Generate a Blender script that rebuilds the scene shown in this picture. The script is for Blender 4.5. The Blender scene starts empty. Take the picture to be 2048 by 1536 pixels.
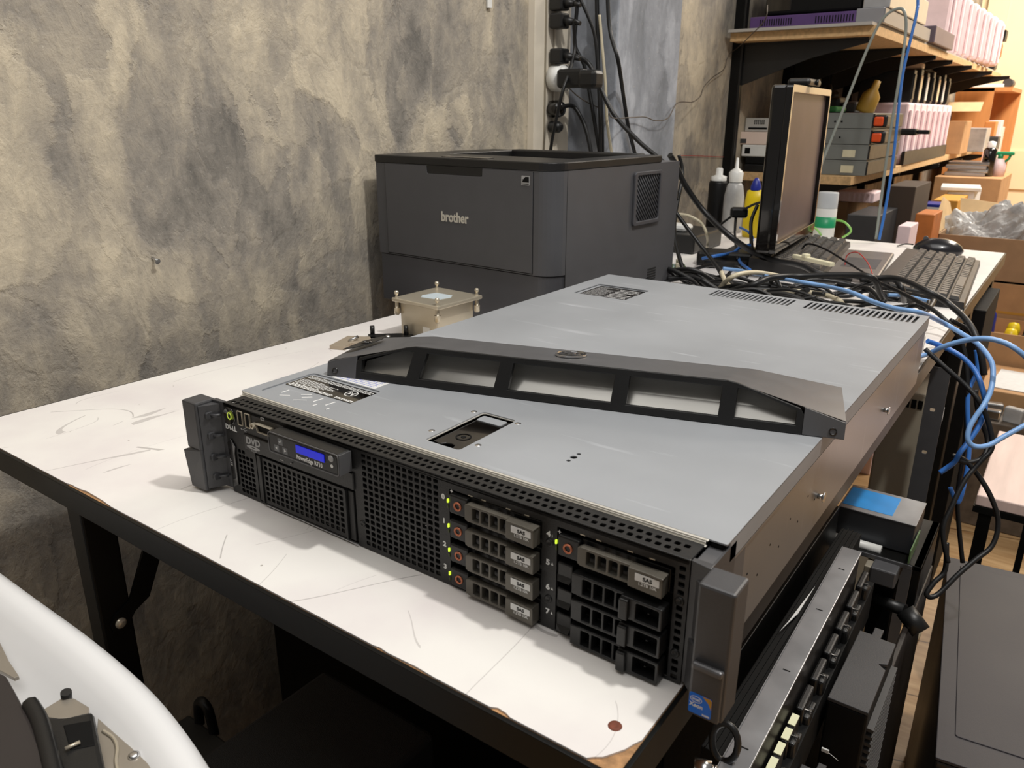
import bpy, bmesh, math, random
from mathutils import Vector, Matrix
random.seed(7)
S = bpy.context.scene
COL = S.collection
# ------------------------------------------------------------------ camera
# Metres; x runs along the front of the rack server, y goes away from it, z = 0 is the table top while
# building (everything is lifted by LIFT at the end so that the floor lies at 0).
LIFT = 0.75
FPX, YAW, PITCH, ROLL = 1563.14, -0.622317, 0.331730, 0.003889
CAM = Vector((0.570043, -0.362917, 0.316000))
def cam_axes():
    cy, sy, cp, sp = math.cos(YAW), math.sin(YAW), math.cos(PITCH), math.sin(PITCH)
    f = Vector((cp*sy, cp*cy, -sp)); r = Vector((cy, -sy, 0)); u = r.cross(f)
    c, s = math.cos(ROLL), math.sin(ROLL)
    return c*r + s*u, -s*r + c*u, f
CR, CU, CF = cam_axes()
cd = bpy.data.cameras.new('camera'); cam = bpy.data.objects.new('camera', cd); COL.objects.link(cam)
cam.matrix_world = Matrix(((CR.x, CU.x, -CF.x, CAM.x), (CR.y, CU.y, -CF.y, CAM.y), (CR.z, CU.z, -CF.z, CAM.z), (0, 0, 0, 1)))
cd.sensor_fit = 'HORIZONTAL'; cd.sensor_width = 36; cd.lens = FPX/2048*36
cd.clip_start = 0.01; cd.clip_end = 60
S.camera = cam
cd.dof.use_dof = True; cd.dof.focus_distance = 0.78; cd.dof.aperture_fstop = 4.6*4
# ------------------------------------------------------------------ light
w = bpy.data.worlds.new('world'); S.world = w; w.use_nodes = True
wb = w.node_tree.nodes['Background']; wb.inputs[0].default_value = (1.0, 0.96, 0.92, 1); wb.inputs[1].default_value = 0.17
def area(name, loc, aim, size, power, color, size_y=None, shape='RECTANGLE'):
    l = bpy.data.lights.new(name, 'AREA'); l.shape = shape; l.size = size
    if size_y: l.size_y = size_y
    l.energy = power; l.color = color
    o = bpy.data.objects.new(name, l); COL.objects.link(o); o.location = loc
    o.rotation_euler = (Vector(aim)-Vector(loc)).to_track_quat('-Z', 'Y').to_euler()
    return o
area('ceiling_lamp_near', (0.92, 0.36, 1.88), (0.2, 0.1, 0), 0.09, 22, (1.0, 0.97, 0.92), 0.09)
area('soft_fill_over_table', (0.5, 0.0, 1.92), (0.5, 0.0, 0), 1.7, 25, (1.0, 0.98, 0.955), 2.2)  # added soft fill, stands in for ambient light from above
area('ceiling_lamp_middle', (1.1, 3.0, 1.88), (0.3, 3.0, 0), 0.9, 42, (1.0, 0.91, 0.80), 0.5)
area('ceiling_lamp_far', (0.9, 4.6, 1.88), (0.4, 5.0, 0), 0.9, 90, (1.0, 0.90, 0.78), 0.5)
S.view_settings.view_transform = 'Standard'; S.view_settings.look = 'None'
S.view_settings.exposure = 0.0; S.view_settings.gamma = 1.0; S.view_settings.use_curve_mapping = False

# ------------------------------------------------------------------ helpers
def ray(u, v):
    return CF + CR*((u-1024)/FPX) + CU*((768-v)/FPX)
def atz(u, v, z=0.0):
    d = ray(u, v); return CAM + d*((z-CAM.z)/d.z)
def aty(u, v, y):
    d = ray(u, v); return CAM + d*((y-CAM.y)/d.y)
def atx(u, v, x):
    d = ray(u, v); return CAM + d*((x-CAM.x)/d.x)
def atd(u, v, dep):
    return CAM + ray(u, v)*dep
RX90 = Matrix.Rotation(math.pi/2, 4, 'X')           # local (x, y) -> world (x, z), facing the viewer (-y)
RFX = Matrix(((0, 0, 1, 0), (1, 0, 0, 0), (0, 1, 0, 0), (0, 0, 0, 1)))   # local (x, y) -> world (y, z), facing +x
def T(x, y, z): return Matrix.Translation((x, y, z))
def RZ(a): return Matrix.Rotation(a, 4, 'Z')
def RY(a): return Matrix.Rotation(a, 4, 'Y')
def RXm(a): return Matrix.Rotation(a, 4, 'X')

def srgb(r, g, b):
    f = lambda c: (c/255/12.92) if c <= 10.31 else ((c/255+0.055)/1.055)**2.4
    return (f(r), f(g), f(b))
MATS = {}
def mat(name, rgb, rough=0.5, metal=0.0, var=0.0, scale=20.0, bump=0.0, bscale=None, emit=0.0, trans=0.0, spec=0.5, stretch=None, alpha=None, coat=0.0):
    if name in MATS: return MATS[name]
    m = bpy.data.materials.new(name); m.use_nodes = True; MATS[name] = m
    nt = m.node_tree; N = nt.nodes; L = nt.links; p = N['Principled BSDF']
    c = srgb(*rgb)
    p.inputs['Base Color'].default_value = (*c, 1); p.inputs['Roughness'].default_value = rough
    p.inputs['Metallic'].default_value = metal; p.inputs['Specular IOR Level'].default_value = spec
    if coat: p.inputs['Coat Weight'].default_value = coat
    if trans: p.inputs['Transmission Weight'].default_value = trans; p.inputs['IOR'].default_value = 1.3
    if alpha is not None: p.inputs['Alpha'].default_value = alpha
    if emit: p.inputs['Emission Color'].default_value = (*c, 1); p.inputs['Emission Strength'].default_value = emit
    tc = N.new('ShaderNodeTexCoord'); mp = N.new('ShaderNodeMapping'); L.new(tc.outputs['Object'], mp.inputs[0])
    if stretch: mp.inputs['Scale'].default_value = stretch
    n = N.new('ShaderNodeTexNoise'); n.inputs['Scale'].default_value = scale; n.inputs['Detail'].default_value = 6
    L.new(mp.outputs[0], n.inputs[0])
    if var:
        mx = N.new('ShaderNodeMix'); mx.data_type = 'RGBA'
        mr = N.new('ShaderNodeMapRange'); mr.inputs[1].default_value = 0.3; mr.inputs[2].default_value = 0.7; L.new(n.outputs[0], mr.inputs[0])
        L.new(mr.outputs[0], mx.inputs[0])
        mx.inputs[6].default_value = (*[x*(1-var) for x in c], 1); mx.inputs[7].default_value = (*[min(1, x*(1+var)) for x in c], 1)
        L.new(mx.outputs[2], p.inputs['Base Color'])
    rr = N.new('ShaderNodeMapRange'); rr.inputs[3].default_value = max(0, rough-0.06); rr.inputs[4].default_value = min(1, rough+0.06)
    L.new(n.outputs[0], rr.inputs[0]); L.new(rr.outputs[0], p.inputs['Roughness'])
    if bump:
        n2 = N.new('ShaderNodeTexNoise'); n2.inputs['Scale'].default_value = bscale or scale*8; n2.inputs['Detail'].default_value = 4
        L.new(mp.outputs[0], n2.inputs[0])
        b = N.new('ShaderNodeBump'); b.inputs['Strength'].default_value = bump; b.inputs['Distance'].default_value = 0.002
        L.new(n2.outputs[0], b.inputs['Height']); L.new(b.outputs[0], p.inputs['Normal'])
    return m

class MB:
    """collects shapes into one mesh; each shape may use its own material slot"""
    def __init__(s): s.bm = bmesh.new(); s.mats = []; s.mi = 0
    def use(s, m):
        if m not in s.mats: s.mats.append(m)
        s.mi = s.mats.index(m); return s
    def faces_done(s, fs, smooth=False):
        for f in fs: f.material_index = s.mi; f.smooth = smooth
    def box(s, x0, x1, y0, y1, z0, z1, bev=0.0, M=None, seg=2):
        b = bmesh.new(); bmesh.ops.create_cube(b, size=1)
        for v in b.verts:
            v.co = Vector(((x0+x1)/2+v.co.x*(x1-x0), (y0+y1)/2+v.co.y*(y1-y0), (z0+z1)/2+v.co.z*(z1-z0)))
        if bev > 0:
            bmesh.ops.bevel(b, geom=list(b.edges), offset=min(bev, 0.49*min(abs(x1-x0), abs(y1-y0), abs(z1-z0))), segments=seg, profile=0.5, affect='EDGES')
        s.merge(b, M, smooth=False); return s
    def merge(s, b, M=None, smooth=None):
        if M is not None: bmesh.ops.transform(b, matrix=M, verts=list(b.verts))
        vm = {}
        for v in b.verts: vm[v.index if False else v] = s.bm.verts.new(v.co)
        for f in b.faces:
            try: nf = s.bm.faces.new([vm[v] for v in f.verts])
            except ValueError: continue
            nf.material_index = s.mi; nf.smooth = f.smooth if smooth is None else smooth
        b.free()
    def addmesh(s, me, M=None, smooth=False):
        b = bmesh.new(); b.from_mesh(me); bpy.data.meshes.remove(me); s.merge(b, M, smooth); return s
    def cyl(s, p0, p1, r0, r1=None, n=20, cap=True, smooth=True, M=None):
        r1 = r0 if r1 is None else r1
        p0, p1 = Vector(p0), Vector(p1); d = (p1-p0).normalized()
        a = d.orthogonal().normalized(); c = d.cross(a)
        b = bmesh.new()
        A = [b.verts.new(p0+(a*math.cos(t)+c*math.sin(t))*r0) for t in [2*math.pi*i/n for i in range(n)]]
        B = [b.verts.new(p1+(a*math.cos(t)+c*math.sin(t))*r1) for t in [2*math.pi*i/n for i in range(n)]]
        for i in range(n):
            f = b.faces.new((A[i], A[(i+1) % n], B[(i+1) % n], B[i])); f.smooth = smooth
        if cap:
            b.faces.new(list(reversed(A))); b.faces.new(B)
        s.merge(b, M); return s
    def lathe(s, prof, n=24, M=None, smooth=True):
        b = bmesh.new(); rings = []
        for r, z in prof:
            if r < 1e-6: rings.append([b.verts.new((0, 0, z))])
            else: rings.append([b.verts.new((r*math.cos(2*math.pi*i/n), r*math.sin(2*math.pi*i/n), z)) for i in range(n)])
        for A, B in zip(rings, rings[1:]):
            for i in range(n):
                j = (i+1) % n
                if len(A) == 1 and len(B) == 1: continue
                if len(A) == 1: f = b.faces.new((A[0], B[j], B[i]))
                elif len(B) == 1: f = b.faces.new((A[i], A[j], B[0]))
                else: f = b.faces.new((A[i], A[j], B[j], B[i]))
                f.smooth = smooth
        s.merge(b, M); return s
    def tube(s, pts, r, n=8, M=None, close=False):
        pts = [Vector(p) for p in pts]; b = bmesh.new(); rings = []
        up = None
        for i, p in enumerate(pts):
            d = (pts[min(i+1, len(pts)-1)]-pts[max(i-1, 0)])
            if close: d = pts[(i+1) % len(pts)]-pts[i-1]
            if d.length < 1e-9: d = Vector((0, 0, 1))
            d.normalize()
            if up is None: up = d.orthogonal().normalized()
            else: up = (up-d*up.dot(d)); up = up.normalized() if up.length > 1e-6 else d.orthogonal().normalized()
            c = d.cross(up)
            rr = r[i] if isinstance(r, (list, tuple)) else r
            rings.append([b.verts.new(p+(up*math.cos(t)+c*math.sin(t))*rr) for t in [2*math.pi*k/n for k in range(n)]])
        pr = list(zip(rings, rings[1:]))
        if close: pr.append((rings[-1], rings[0]))
        for A, B in pr:
            for k in range(n):
                f = b.faces.new((A[k], A[(k+1) % n], B[(k+1) % n], B[k])); f.smooth = True
        if not close:
            b.faces.new(list(reversed(rings[0]))); b.faces.new(rings[-1])
        s.merge(b, M); return s
    def prism(s, poly, z0, z1, M=None, bev=0.0):
        b = bmesh.new()
        A = [b.verts.new((x, y, z0)) for x, y in poly]; B = [b.verts.new((x, y, z1)) for x, y in poly]
        n = len(poly)
        b.faces.new(list(reversed(A))); b.faces.new(B)
        for i in range(n): b.faces.new((A[i], A[(i+1) % n], B[(i+1) % n], B[i]))
        bmesh.ops.recalc_face_normals(b, faces=list(b.faces))
        if bev: bmesh.ops.bevel(b, geom=list(b.edges), offset=bev, segments=2, profile=0.5, affect='EDGES')
        s.merge(b, M, False); return s
    def hull(s, V, F, M=None, smooth=False):
        b = bmesh.new(); vs = [b.verts.new(v) for v in V]
        for f in F: b.faces.new([vs[i] for i in f])
        bmesh.ops.recalc_face_normals(b, faces=list(b.faces))
        s.merge(b, M, smooth); return s
    def frustum(s, c0, c1, M=None, bev=0.0):
        """c0, c1 = 4 bottom / 4 top corner points"""
        b = bmesh.new(); A = [b.verts.new(p) for p in c0]; B = [b.verts.new(p) for p in c1]
        b.faces.new(list(reversed(A))); b.faces.new(B)
        for i in range(4): b.faces.new((A[i], A[(i+1) % 4], B[(i+1) % 4], B[i]))
        bmesh.ops.recalc_face_normals(b, faces=list(b.faces))
        if bev: bmesh.ops.bevel(b, geom=list(b.edges), offset=bev, segments=2, profile=0.5, affect='EDGES')
        s.merge(b, M, False); return s
    def plate(s, loops, t, M=None, bev=0.0):
        """2-D outline with holes, thickness t (from 0 to t in local z)"""
        cu = bpy.data.curves.new('tmp', 'CURVE'); cu.dimensions = '2D'; cu.fill_mode = 'BOTH'
        cu.extrude = t/2-bev; cu.bevel_depth = bev; cu.bevel_resolution = 1 if bev else 0; cu.offset = -bev
        for lp in loops:
            sp = cu.splines.new('POLY'); sp.points.add(len(lp)-1)
            for i, (x, y) in enumerate(lp): sp.points[i].co = (x, y, 0, 1)
            sp.use_cyclic_u = True
        o = bpy.data.objects.new('tmp', cu); me = bpy.data.meshes.new_from_object(o)
        bpy.data.objects.remove(o); bpy.data.curves.remove(cu)
        return s.addmesh(me, (M or Matrix()) @ T(0, 0, t/2))
    def text(s, txt, size, M, depth=0.0003, bold=0.0, shear=0.0, sx=1.0, align='CENTER'):
        cu = bpy.data.curves.new('tmp', 'FONT'); cu.body = txt; cu.size = size; cu.extrude = depth/2
        cu.offset = bold; cu.align_x = align; cu.align_y = 'CENTER'; cu.shear = shear; cu.resolution_u = 4
        o = bpy.data.objects.new('tmp', cu); me = bpy.data.meshes.new_from_object(o)
        bpy.data.objects.remove(o); bpy.data.curves.remove(cu)
        return s.addmesh(me, M @ T(0, 0, depth/2) @ Matrix.Diagonal((sx, 1, 1, 1)))
    def build(s, name, m=None, parent=None, loc=None, rz=0.0, label=None):
        me = bpy.data.meshes.new(name)
        if m is not None and not s.mats: s.mats = [m]
        s.bm.normal_update(); s.bm.to_mesh(me); s.bm.free()
        for mm in s.mats: me.materials.append(mm)
        o = bpy.data.objects.new(name, me); COL.objects.link(o)
        if parent: o.parent = parent
        if loc is not None: o.location = loc
        if rz: o.rotation_euler.z = rz
        if label: o['label'] = label
        return o
def rrect(x0, x1, y0, y1, r=0.0, n=4):
    if r <= 0: return [(x0, y0), (x1, y0), (x1, y1), (x0, y1)]
    out = []
    for cx, cy, a in ((x1-r, y0+r, -90), (x1-r, y1-r, 0), (x0+r, y1-r, 90), (x0+r, y0+r, 180)):
        for k in range(n+1):
            t = math.radians(a+90*k/n); out.append((cx+r*math.cos(t), cy+r*math.sin(t)))
    return out
def circ(cx, cy, r, n=20, ry=None):
    return [(cx+r*math.cos(2*math.pi*i/n), cy+(ry or r)*math.sin(2*math.pi*i/n)) for i in range(n)]
def spline(P, k=8):
    P = [Vector(p) for p in P]
    if len(P) < 3: return P
    out = []
    for i in range(len(P)-1):
        p0, p1, p2, p3 = P[max(i-1, 0)], P[i], P[i+1], P[min(i+2, len(P)-1)]
        for j in range(k):
            t = j/k
            out.append(0.5*((2*p1)+(-p0+p2)*t+(2*p0-5*p1+4*p2-p3)*t*t+(-p0+3*p1-3*p2+p3)*t**3))
    out.append(P[-1]); return out
def thing(name, label, cat, loc=(0, 0, 0), rz=0.0, group=None):
    o = bpy.data.objects.new(name, None); COL.objects.link(o); o.empty_display_size = 0.05
    o.location = loc; o.rotation_euler.z = rz; o['label'] = label; o['category'] = cat
    if group: o['group'] = group
    return o
def tag(o, label, cat, group=None, kind=None):
    o['label'] = label; o['category'] = cat
    if group: o['group'] = group
    if kind: o['kind'] = kind
    return o
def struct(o, label=None):
    o['kind'] = 'structure'
    if label: o['label'] = label
    return o
def copy_tree(o, parent=None):
    c = o.copy(); COL.objects.link(c); c.parent = parent
    for ch in list(o.children): copy_tree(ch, c)
    return c
def mv(o, x, y, z, rz=None):
    o.location = (x, y, z)
    if rz is not None: o.rotation_euler.z = rz
    return o

# ------------------------------------------------------------------ materials
def wall_material(name, cols, sc=1.0, bump=0.5):
    m = bpy.data.materials.new(name); m.use_nodes = True; nt = m.node_tree; N = nt.nodes; L = nt.links; p = N['Principled BSDF']
    tc = N.new('ShaderNodeTexCoord'); mp = N.new('ShaderNodeMapping'); L.new(tc.outputs['Object'], mp.inputs[0])
    mp.inputs['Scale'].default_value = (sc, sc, sc*0.8)
    def noise_(scale, det, rough, dist, vec):
        n = N.new('ShaderNodeTexNoise'); n.inputs['Scale'].default_value = scale; n.inputs['Detail'].default_value = det
        n.inputs['Roughness'].default_value = rough; n.inputs['Distortion'].default_value = dist; L.new(vec, n.inputs[0]); return n
    def math_(op, a, b):
        m_ = N.new('ShaderNodeMath'); m_.operation = op
        for k, x in enumerate((a, b)):
            if isinstance(x, float): m_.inputs[k].default_value = x
            else: L.new(x, m_.inputs[k])
        return m_.outputs[0]
    n0 = noise_(2.6, 9, 0.66, 0.3, mp.outputs[0])
    wv = N.new('ShaderNodeMix'); wv.data_type = 'RGBA'; wv.blend_type = 'ADD'; wv.inputs[0].default_value = 0.30
    L.new(mp.outputs[0], wv.inputs[6]); L.new(n0.outputs['Color'], wv.inputs[7])
    # trowel strokes: overlapping patches of two sizes, each with its own tone
    pa = []
    for vs_, st_ in ((5.0, (1, 1, 0.75)), (11.0, (1, 1, 0.5))):
        mq = N.new('ShaderNodeMapping'); mq.inputs['Scale'].default_value = st_; mq.inputs['Rotation'].default_value = (0.35*vs_, 0, 0); L.new(wv.outputs[2], mq.inputs[0])
        vo = N.new('ShaderNodeTexVoronoi'); vo.feature = 'SMOOTH_F1'; vo.inputs['Smoothness'].default_value = 0.12; vo.inputs['Scale'].default_value = vs_; L.new(mq.outputs[0], vo.inputs[0])
        sx = N.new('ShaderNodeSeparateColor'); L.new(vo.outputs['Color'], sx.inputs[0]); pa.append(sx.outputs[0])
    mv = N.new('ShaderNodeMapping'); mv.inputs['Scale'].default_value = (1, 1.0, 0.5); L.new(mp.outputs[0], mv.inputs[0])
    n1 = noise_(12, 8, 0.62, 0.35, mv.outputs[0])            # vertical drag marks
    n2 = noise_(34, 6, 0.7, 0.4, mp.outputs[0])
    c0 = math_('MULTIPLY', n0.outputs[0], 0.42)
    c1 = math_('ADD', c0, math_('MULTIPLY', n1.outputs[0], 0.34))
    c2 = math_('ADD', c1, math_('MULTIPLY', pa[0], 0.09))
    c3 = math_('ADD', c2, math_('MULTIPLY', pa[1], 0.06))
    c4 = math_('ADD', c3, math_('MULTIPLY', n2.outputs[0], 0.14))
    class _c: outputs = [c4]
    c = _c
    cr = N.new('ShaderNodeValToRGB'); L.new(c4, cr.inputs[0]); E = cr.color_ramp.elements
    E[0].position = 0.37; E[0].color = (*srgb(*cols[0]), 1); E[1].position = 0.63; E[1].color = (*srgb(*cols[3]), 1)
    e = E.new(0.46); e.color = (*srgb(*cols[1]), 1); e = E.new(0.53); e.color = (*srgb(*cols[2]), 1)
    # white specks
    vs = N.new('ShaderNodeTexVoronoi'); vs.inputs['Scale'].default_value = 60; L.new(mp.outputs[0], vs.inputs[0])
    lt = N.new('ShaderNodeMath'); lt.operation = 'LESS_THAN'; lt.inputs[1].default_value = 0.09; L.new(vs.outputs['Distance'], lt.inputs[0])
    sp = N.new('ShaderNodeMath'); sp.operation = 'MULTIPLY'; sp.inputs[1].default_value = 0.22; L.new(lt.outputs[0], sp.inputs[0])
    mx = N.new('ShaderNodeMix'); mx.data_type = 'RGBA'; L.new(sp.outputs[0], mx.inputs[0]); L.new(cr.outputs[0], mx.inputs[6]); mx.inputs[7].default_value = (0.75, 0.7, 0.6, 1)
    L.new(mx.outputs[2], p.inputs['Base Color']); p.inputs['Roughness'].default_value = 0.72; p.inputs['Specular IOR Level'].default_value = 0.35
    # ridges of the trowel and cracks
    ed = N.new('ShaderNodeTexVoronoi'); ed.feature = 'DISTANCE_TO_EDGE'; ed.inputs['Scale'].default_value = 3.0; L.new(wv.outputs[2], ed.inputs[0])
    er = N.new('ShaderNodeMapRange'); er.inputs[1].default_value = 0; er.inputs[2].default_value = 0.03; er.inputs[3].default_value = 0; er.inputs[4].default_value = 1; L.new(ed.outputs[0], er.inputs[0])
    h = N.new('ShaderNodeMath'); h.operation = 'MULTIPLY_ADD'; h.inputs[1].default_value = 0.035; L.new(er.outputs[0], h.inputs[0]); L.new(c.outputs[0], h.inputs[2])
    bp = N.new('ShaderNodeBump'); bp.inputs['Strength'].default_value = bump; bp.inputs['Distance'].default_value = 0.016; L.new(h.outputs[0], bp.inputs['Height']); L.new(bp.outputs[0], p.inputs['Normal'])
    return m
M_wall = wall_material('trowelled_plaster', [(108, 105, 100), (146, 140, 131), (171, 162, 147), (206, 194, 171)], 1.6, 0.9)
M_wall2 = wall_material('grey_trowelled_plaster', [(110, 114, 120), (132, 136, 143), (150, 154, 162), (182, 186, 194)], 1.1, 0.4)
def table_material():
    m = bpy.data.materials.new('scratched_white_laminate'); m.use_nodes = True; nt = m.node_tree; N = nt.nodes; L = nt.links; p = N['Principled BSDF']
    tc = N.new('ShaderNodeTexCoord')
    n = N.new('ShaderNodeTexNoise'); n.inputs['Scale'].default_value = 9; n.inputs['Detail'].default_value = 8; L.new(tc.outputs['Object'], n.inputs[0])
    cr = N.new('ShaderNodeValToRGB'); L.new(n.outputs[0], cr.inputs[0])
    cr.color_ramp.elements[0].position = 0.35; cr.color_ramp.elements[0].color = (*srgb(226, 220, 218), 1)
    cr.color_ramp.elements[1].position = 0.62; cr.color_ramp.elements[1].color = (*srgb(236, 233, 228), 1)
    last = cr.outputs[0]
    # hairline scratches: thin iso-lines of distorted noise, broken up by a second noise
    for sc, seed, wd, st in ((3.1, 0.0, 0.0007, 0.45), (5.3, 11.0, 0.0011, 0.35), (8.2, 31.0, 0.0012, 0.3), (2.2, 50.0, 0.0004, 0.55)):
        mp = N.new('ShaderNodeMapping'); mp.inputs['Location'].default_value = (seed, seed*0.7, 0); mp.inputs['Rotation'].default_value = (0, 0, seed); mp.inputs['Scale'].default_value = (1, 0.45, 1)
        L.new(tc.outputs['Object'], mp.inputs[0])
        a = N.new('ShaderNodeTexNoise'); a.inputs['Scale'].default_value = sc; a.inputs['Detail'].default_value = 1.2; L.new(mp.outputs[0], a.inputs[0])
        s1 = N.new('ShaderNodeMath'); s1.operation = 'SUBTRACT'; s1.inputs[1].default_value = 0.5; L.new(a.outputs[0], s1.inputs[0])
        s2 = N.new('ShaderNodeMath'); s2.operation = 'ABSOLUTE'; L.new(s1.outputs[0], s2.inputs[0])
        s3 = N.new('ShaderNodeMath'); s3.operation = 'LESS_THAN'; s3.inputs[1].default_value = wd; L.new(s2.outputs[0], s3.inputs[0])
        b = N.new('ShaderNodeTexNoise'); b.inputs['Scale'].default_value = sc*2.7; L.new(mp.outputs[0], b.inputs[0])
        s4 = N.new('ShaderNodeMath'); s4.operation = 'GREATER_THAN'; s4.inputs[1].default_value = 0.53; L.new(b.outputs[0], s4.inputs[0])
        s5 = N.new('ShaderNodeMath'); s5.operation = 'MULTIPLY'; L.new(s3.outputs[0], s5.inputs[0]); L.new(s4.outputs[0], s5.inputs[1])
        s6 = N.new('ShaderNodeMath'); s6.operation = 'MULTIPLY'; s6.inputs[1].default_value = st; L.new(s5.outputs[0], s6.inputs[0])
        mx = N.new('ShaderNodeMix'); mx.data_type = 'RGBA'; L.new(s6.outputs[0], mx.inputs[0]); L.new(last, mx.inputs[6]); mx.inputs[7].default_value = (*srgb(110, 100, 98), 1)
        last = mx.outputs[2]
    vs = N.new('ShaderNodeTexVoronoi'); vs.inputs['Scale'].default_value = 34; L.new(tc.outputs['Object'], vs.inputs[0])
    l1 = N.new('ShaderNodeMath'); l1.operation = 'LESS_THAN'; l1.inputs[1].default_value = 0.035; L.new(vs.outputs['Distance'], l1.inputs[0])
    l2 = N.new('ShaderNodeMath'); l2.operation = 'MULTIPLY'; l2.inputs[1].default_value = 0.6; L.new(l1.outputs[0], l2.inputs[0])
    mx = N.new('ShaderNodeMix'); mx.data_type = 'RGBA'; L.new(l2.outputs[0], mx.inputs[0]); L.new(last, mx.inputs[6]); mx.inputs[7].default_value = (*srgb(120, 108, 96), 1)
    L.new(mx.outputs[2], p.inputs['Base Color']); p.inputs['Roughness'].default_value = 0.5; p.inputs['Specular IOR Level'].default_value = 0.3
    return m
M_table = table_material()
def steel_material(name, rgb, metal=0.55, rough=0.42):
    m = bpy.data.materials.new(name); m.use_nodes = True; nt = m.node_tree; N = nt.nodes; L = nt.links; p = N['Principled BSDF']
    tc = N.new('ShaderNodeTexCoord'); c = srgb(*rgb)
    n = N.new('ShaderNodeTexNoise'); n.inputs['Scale'].default_value = 6; n.inputs['Detail'].default_value = 7; L.new(tc.outputs['Object'], n.inputs[0])
    cr = N.new('ShaderNodeValToRGB'); L.new(n.outputs[0], cr.inputs[0])
    cr.color_ramp.elements[0].position = 0.3; cr.color_ramp.elements[0].color = (*[x*0.9 for x in c], 1)
    cr.color_ramp.elements[1].position = 0.7; cr.color_ramp.elements[1].color = (*[x*1.1 for x in c], 1)
    last = cr.outputs[0]
    for rot, sc, thr, st in ((0.5, 7, 0.715, 0.4), (-0.9, 5, 0.72, 0.3), (0.3, 9, 0.72, 0.35), (1.3, 12, 0.73, 0.35)):   # scuffs
        mp = N.new('ShaderNodeMapping'); mp.inputs['Rotation'].default_value = (0, 0, rot); mp.inputs['Scale'].default_value = (1, 9, 1); mp.inputs['Location'].default_value = (rot*3, 0, 0)
        L.new(tc.outputs['Object'], mp.inputs[0])
        a = N.new('ShaderNodeTexNoise'); a.inputs['Scale'].default_value = sc; a.inputs['Detail'].default_value = 5; L.new(mp.outputs[0], a.inputs[0])
        r = N.new('ShaderNodeMapRange'); r.inputs[1].default_value = thr-0.06; r.inputs[2].default_value = thr+0.05; r.inputs[4].default_value = st; L.new(a.outputs[0], r.inputs[0])
        mx = N.new('ShaderNodeMix'); mx.data_type = 'RGBA'; L.new(r.outputs[0], mx.inputs[0]); L.new(last, mx.inputs[6]); mx.inputs[7].default_value = (*[min(1, x*1.9) for x in c], 1)
        last = mx.outputs[2]
    L.new(last, p.inputs['Base Color']); p.inputs['Metallic'].default_value = metal; p.inputs['Specular IOR Level'].default_value = 0.18 if metal < 0.3 else 0.5
    rr = N.new('ShaderNodeMapRange'); rr.inputs[3].default_value = rough-0.08; rr.inputs[4].default_value = rough+0.1; L.new(n.outputs[0], rr.inputs[0]); L.new(rr.outputs[0], p.inputs['Roughness'])
    return m
M_cover = steel_material('galvanised_steel', (154, 157, 161), 0.2, 0.48)
M_side = steel_material('steel_side', (150, 150, 150), 0.8, 0.33)
M_blackmetal = mat('black_steel', (22, 22, 22), 0.42, 0.0, 0.15, 40, 0.1, spec=0.22)
M_frame = mat('black_painted_steel', (16, 16, 15), 0.38, 0, 0.2, 20, spec=0.22)
M_panel = mat('black_front_panel', (24, 24, 24), 0.45, 0, 0.1, 60, 0.15, 900)
M_inside = mat('dark_inside', (9, 9, 9), 0.7, 0, 0.3, 60, spec=0.22)
M_dgrey = mat('dark_grey_plastic', (66, 66, 68), 0.42, 0, 0.06, 50, 0.12, 1500)
M_mgrey = mat('satin_grey_plastic', (92, 92, 94), 0.38, 0.2, 0.05, 50)
M_car = mat('carrier_grey', (92, 88, 80), 0.38, 0.3, 0.06, 80)
M_blkpl = mat('black_plastic', (24, 24, 24), 0.4, 0, 0.15, 40, 0.08, 800)
M_gloss = mat('glossy_black', (14, 11, 9), 0.12, 0, 0.1, 20, coat=0.5)
M_silver = mat('bright_steel', (205, 205, 205), 0.22, 1.0, 0.05, 30)
M_hem = mat('hem_highlight', (214, 210, 200), 0.3, 0.35)  # pale colour imitating highlights along folded steel edges
M_white = mat('white_print', (232, 232, 230), 0.5)
M_whitepl = mat('white_plastic', (228, 228, 224), 0.35, 0, 0.03, 30)
M_paper = mat('paper_label', (222, 222, 220), 0.6, 0, 0.05, 80)
M_greyprint = mat('grey_print', (165, 165, 165), 0.5)
M_led = mat('green_led', (210, 240, 60), 0.4, emit=1.0)
M_leddim = mat('unlit_led', (60, 70, 20), 0.4)
M_lcd = mat('blue_lcd', (18, 30, 190), 0.3, 0, 0.25, 60, emit=0.55)
M_copper = mat('copper_ring', (196, 118, 86), 0.35, 0.4)
M_nickel = mat('nickel_plate', (206, 196, 176), 0.3, 0.55, 0.05, 20)
M_tan = mat('tan_card', (176, 150, 104), 0.6, 0, 0.12, 30)
M_chip = mat('bare_chipboard', (176, 134, 92), 0.8, 0, 0.35, 180, 0.4)
M_card = mat('cardboard', (186, 144, 100), 0.75, 0, 0.12, 18, 0.1)
M_card2 = mat('dark_cardboard', (164, 132, 98), 0.75, 0, 0.12, 18, 0.1)
M_card3 = mat('yellow_cardboard', (200, 146, 56), 0.7, 0, 0.12, 18)
M_kraft = mat('pale_cardboard', (206, 176, 132), 0.7, 0, 0.1, 18)
M_pink = mat('pink_foam', (244, 220, 224), 0.7, 0, 0.05, 30)
M_purple = mat('purple_metal', (92, 66, 120), 0.4, 0.2, 0.08, 30)
M_cyan = mat('light_blue_cable', (128, 170, 222), 0.4, 0, 0.04, 30)
M_blue = mat('blue_cable', (58, 118, 200), 0.4, 0, 0.05, 30)
M_dblue = mat('dark_blue_plastic', (30, 44, 140), 0.4, 0, 0.08, 30)
M_cable = mat('black_cable', (22, 22, 23), 0.45, 0, 0.15, 60)
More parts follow.
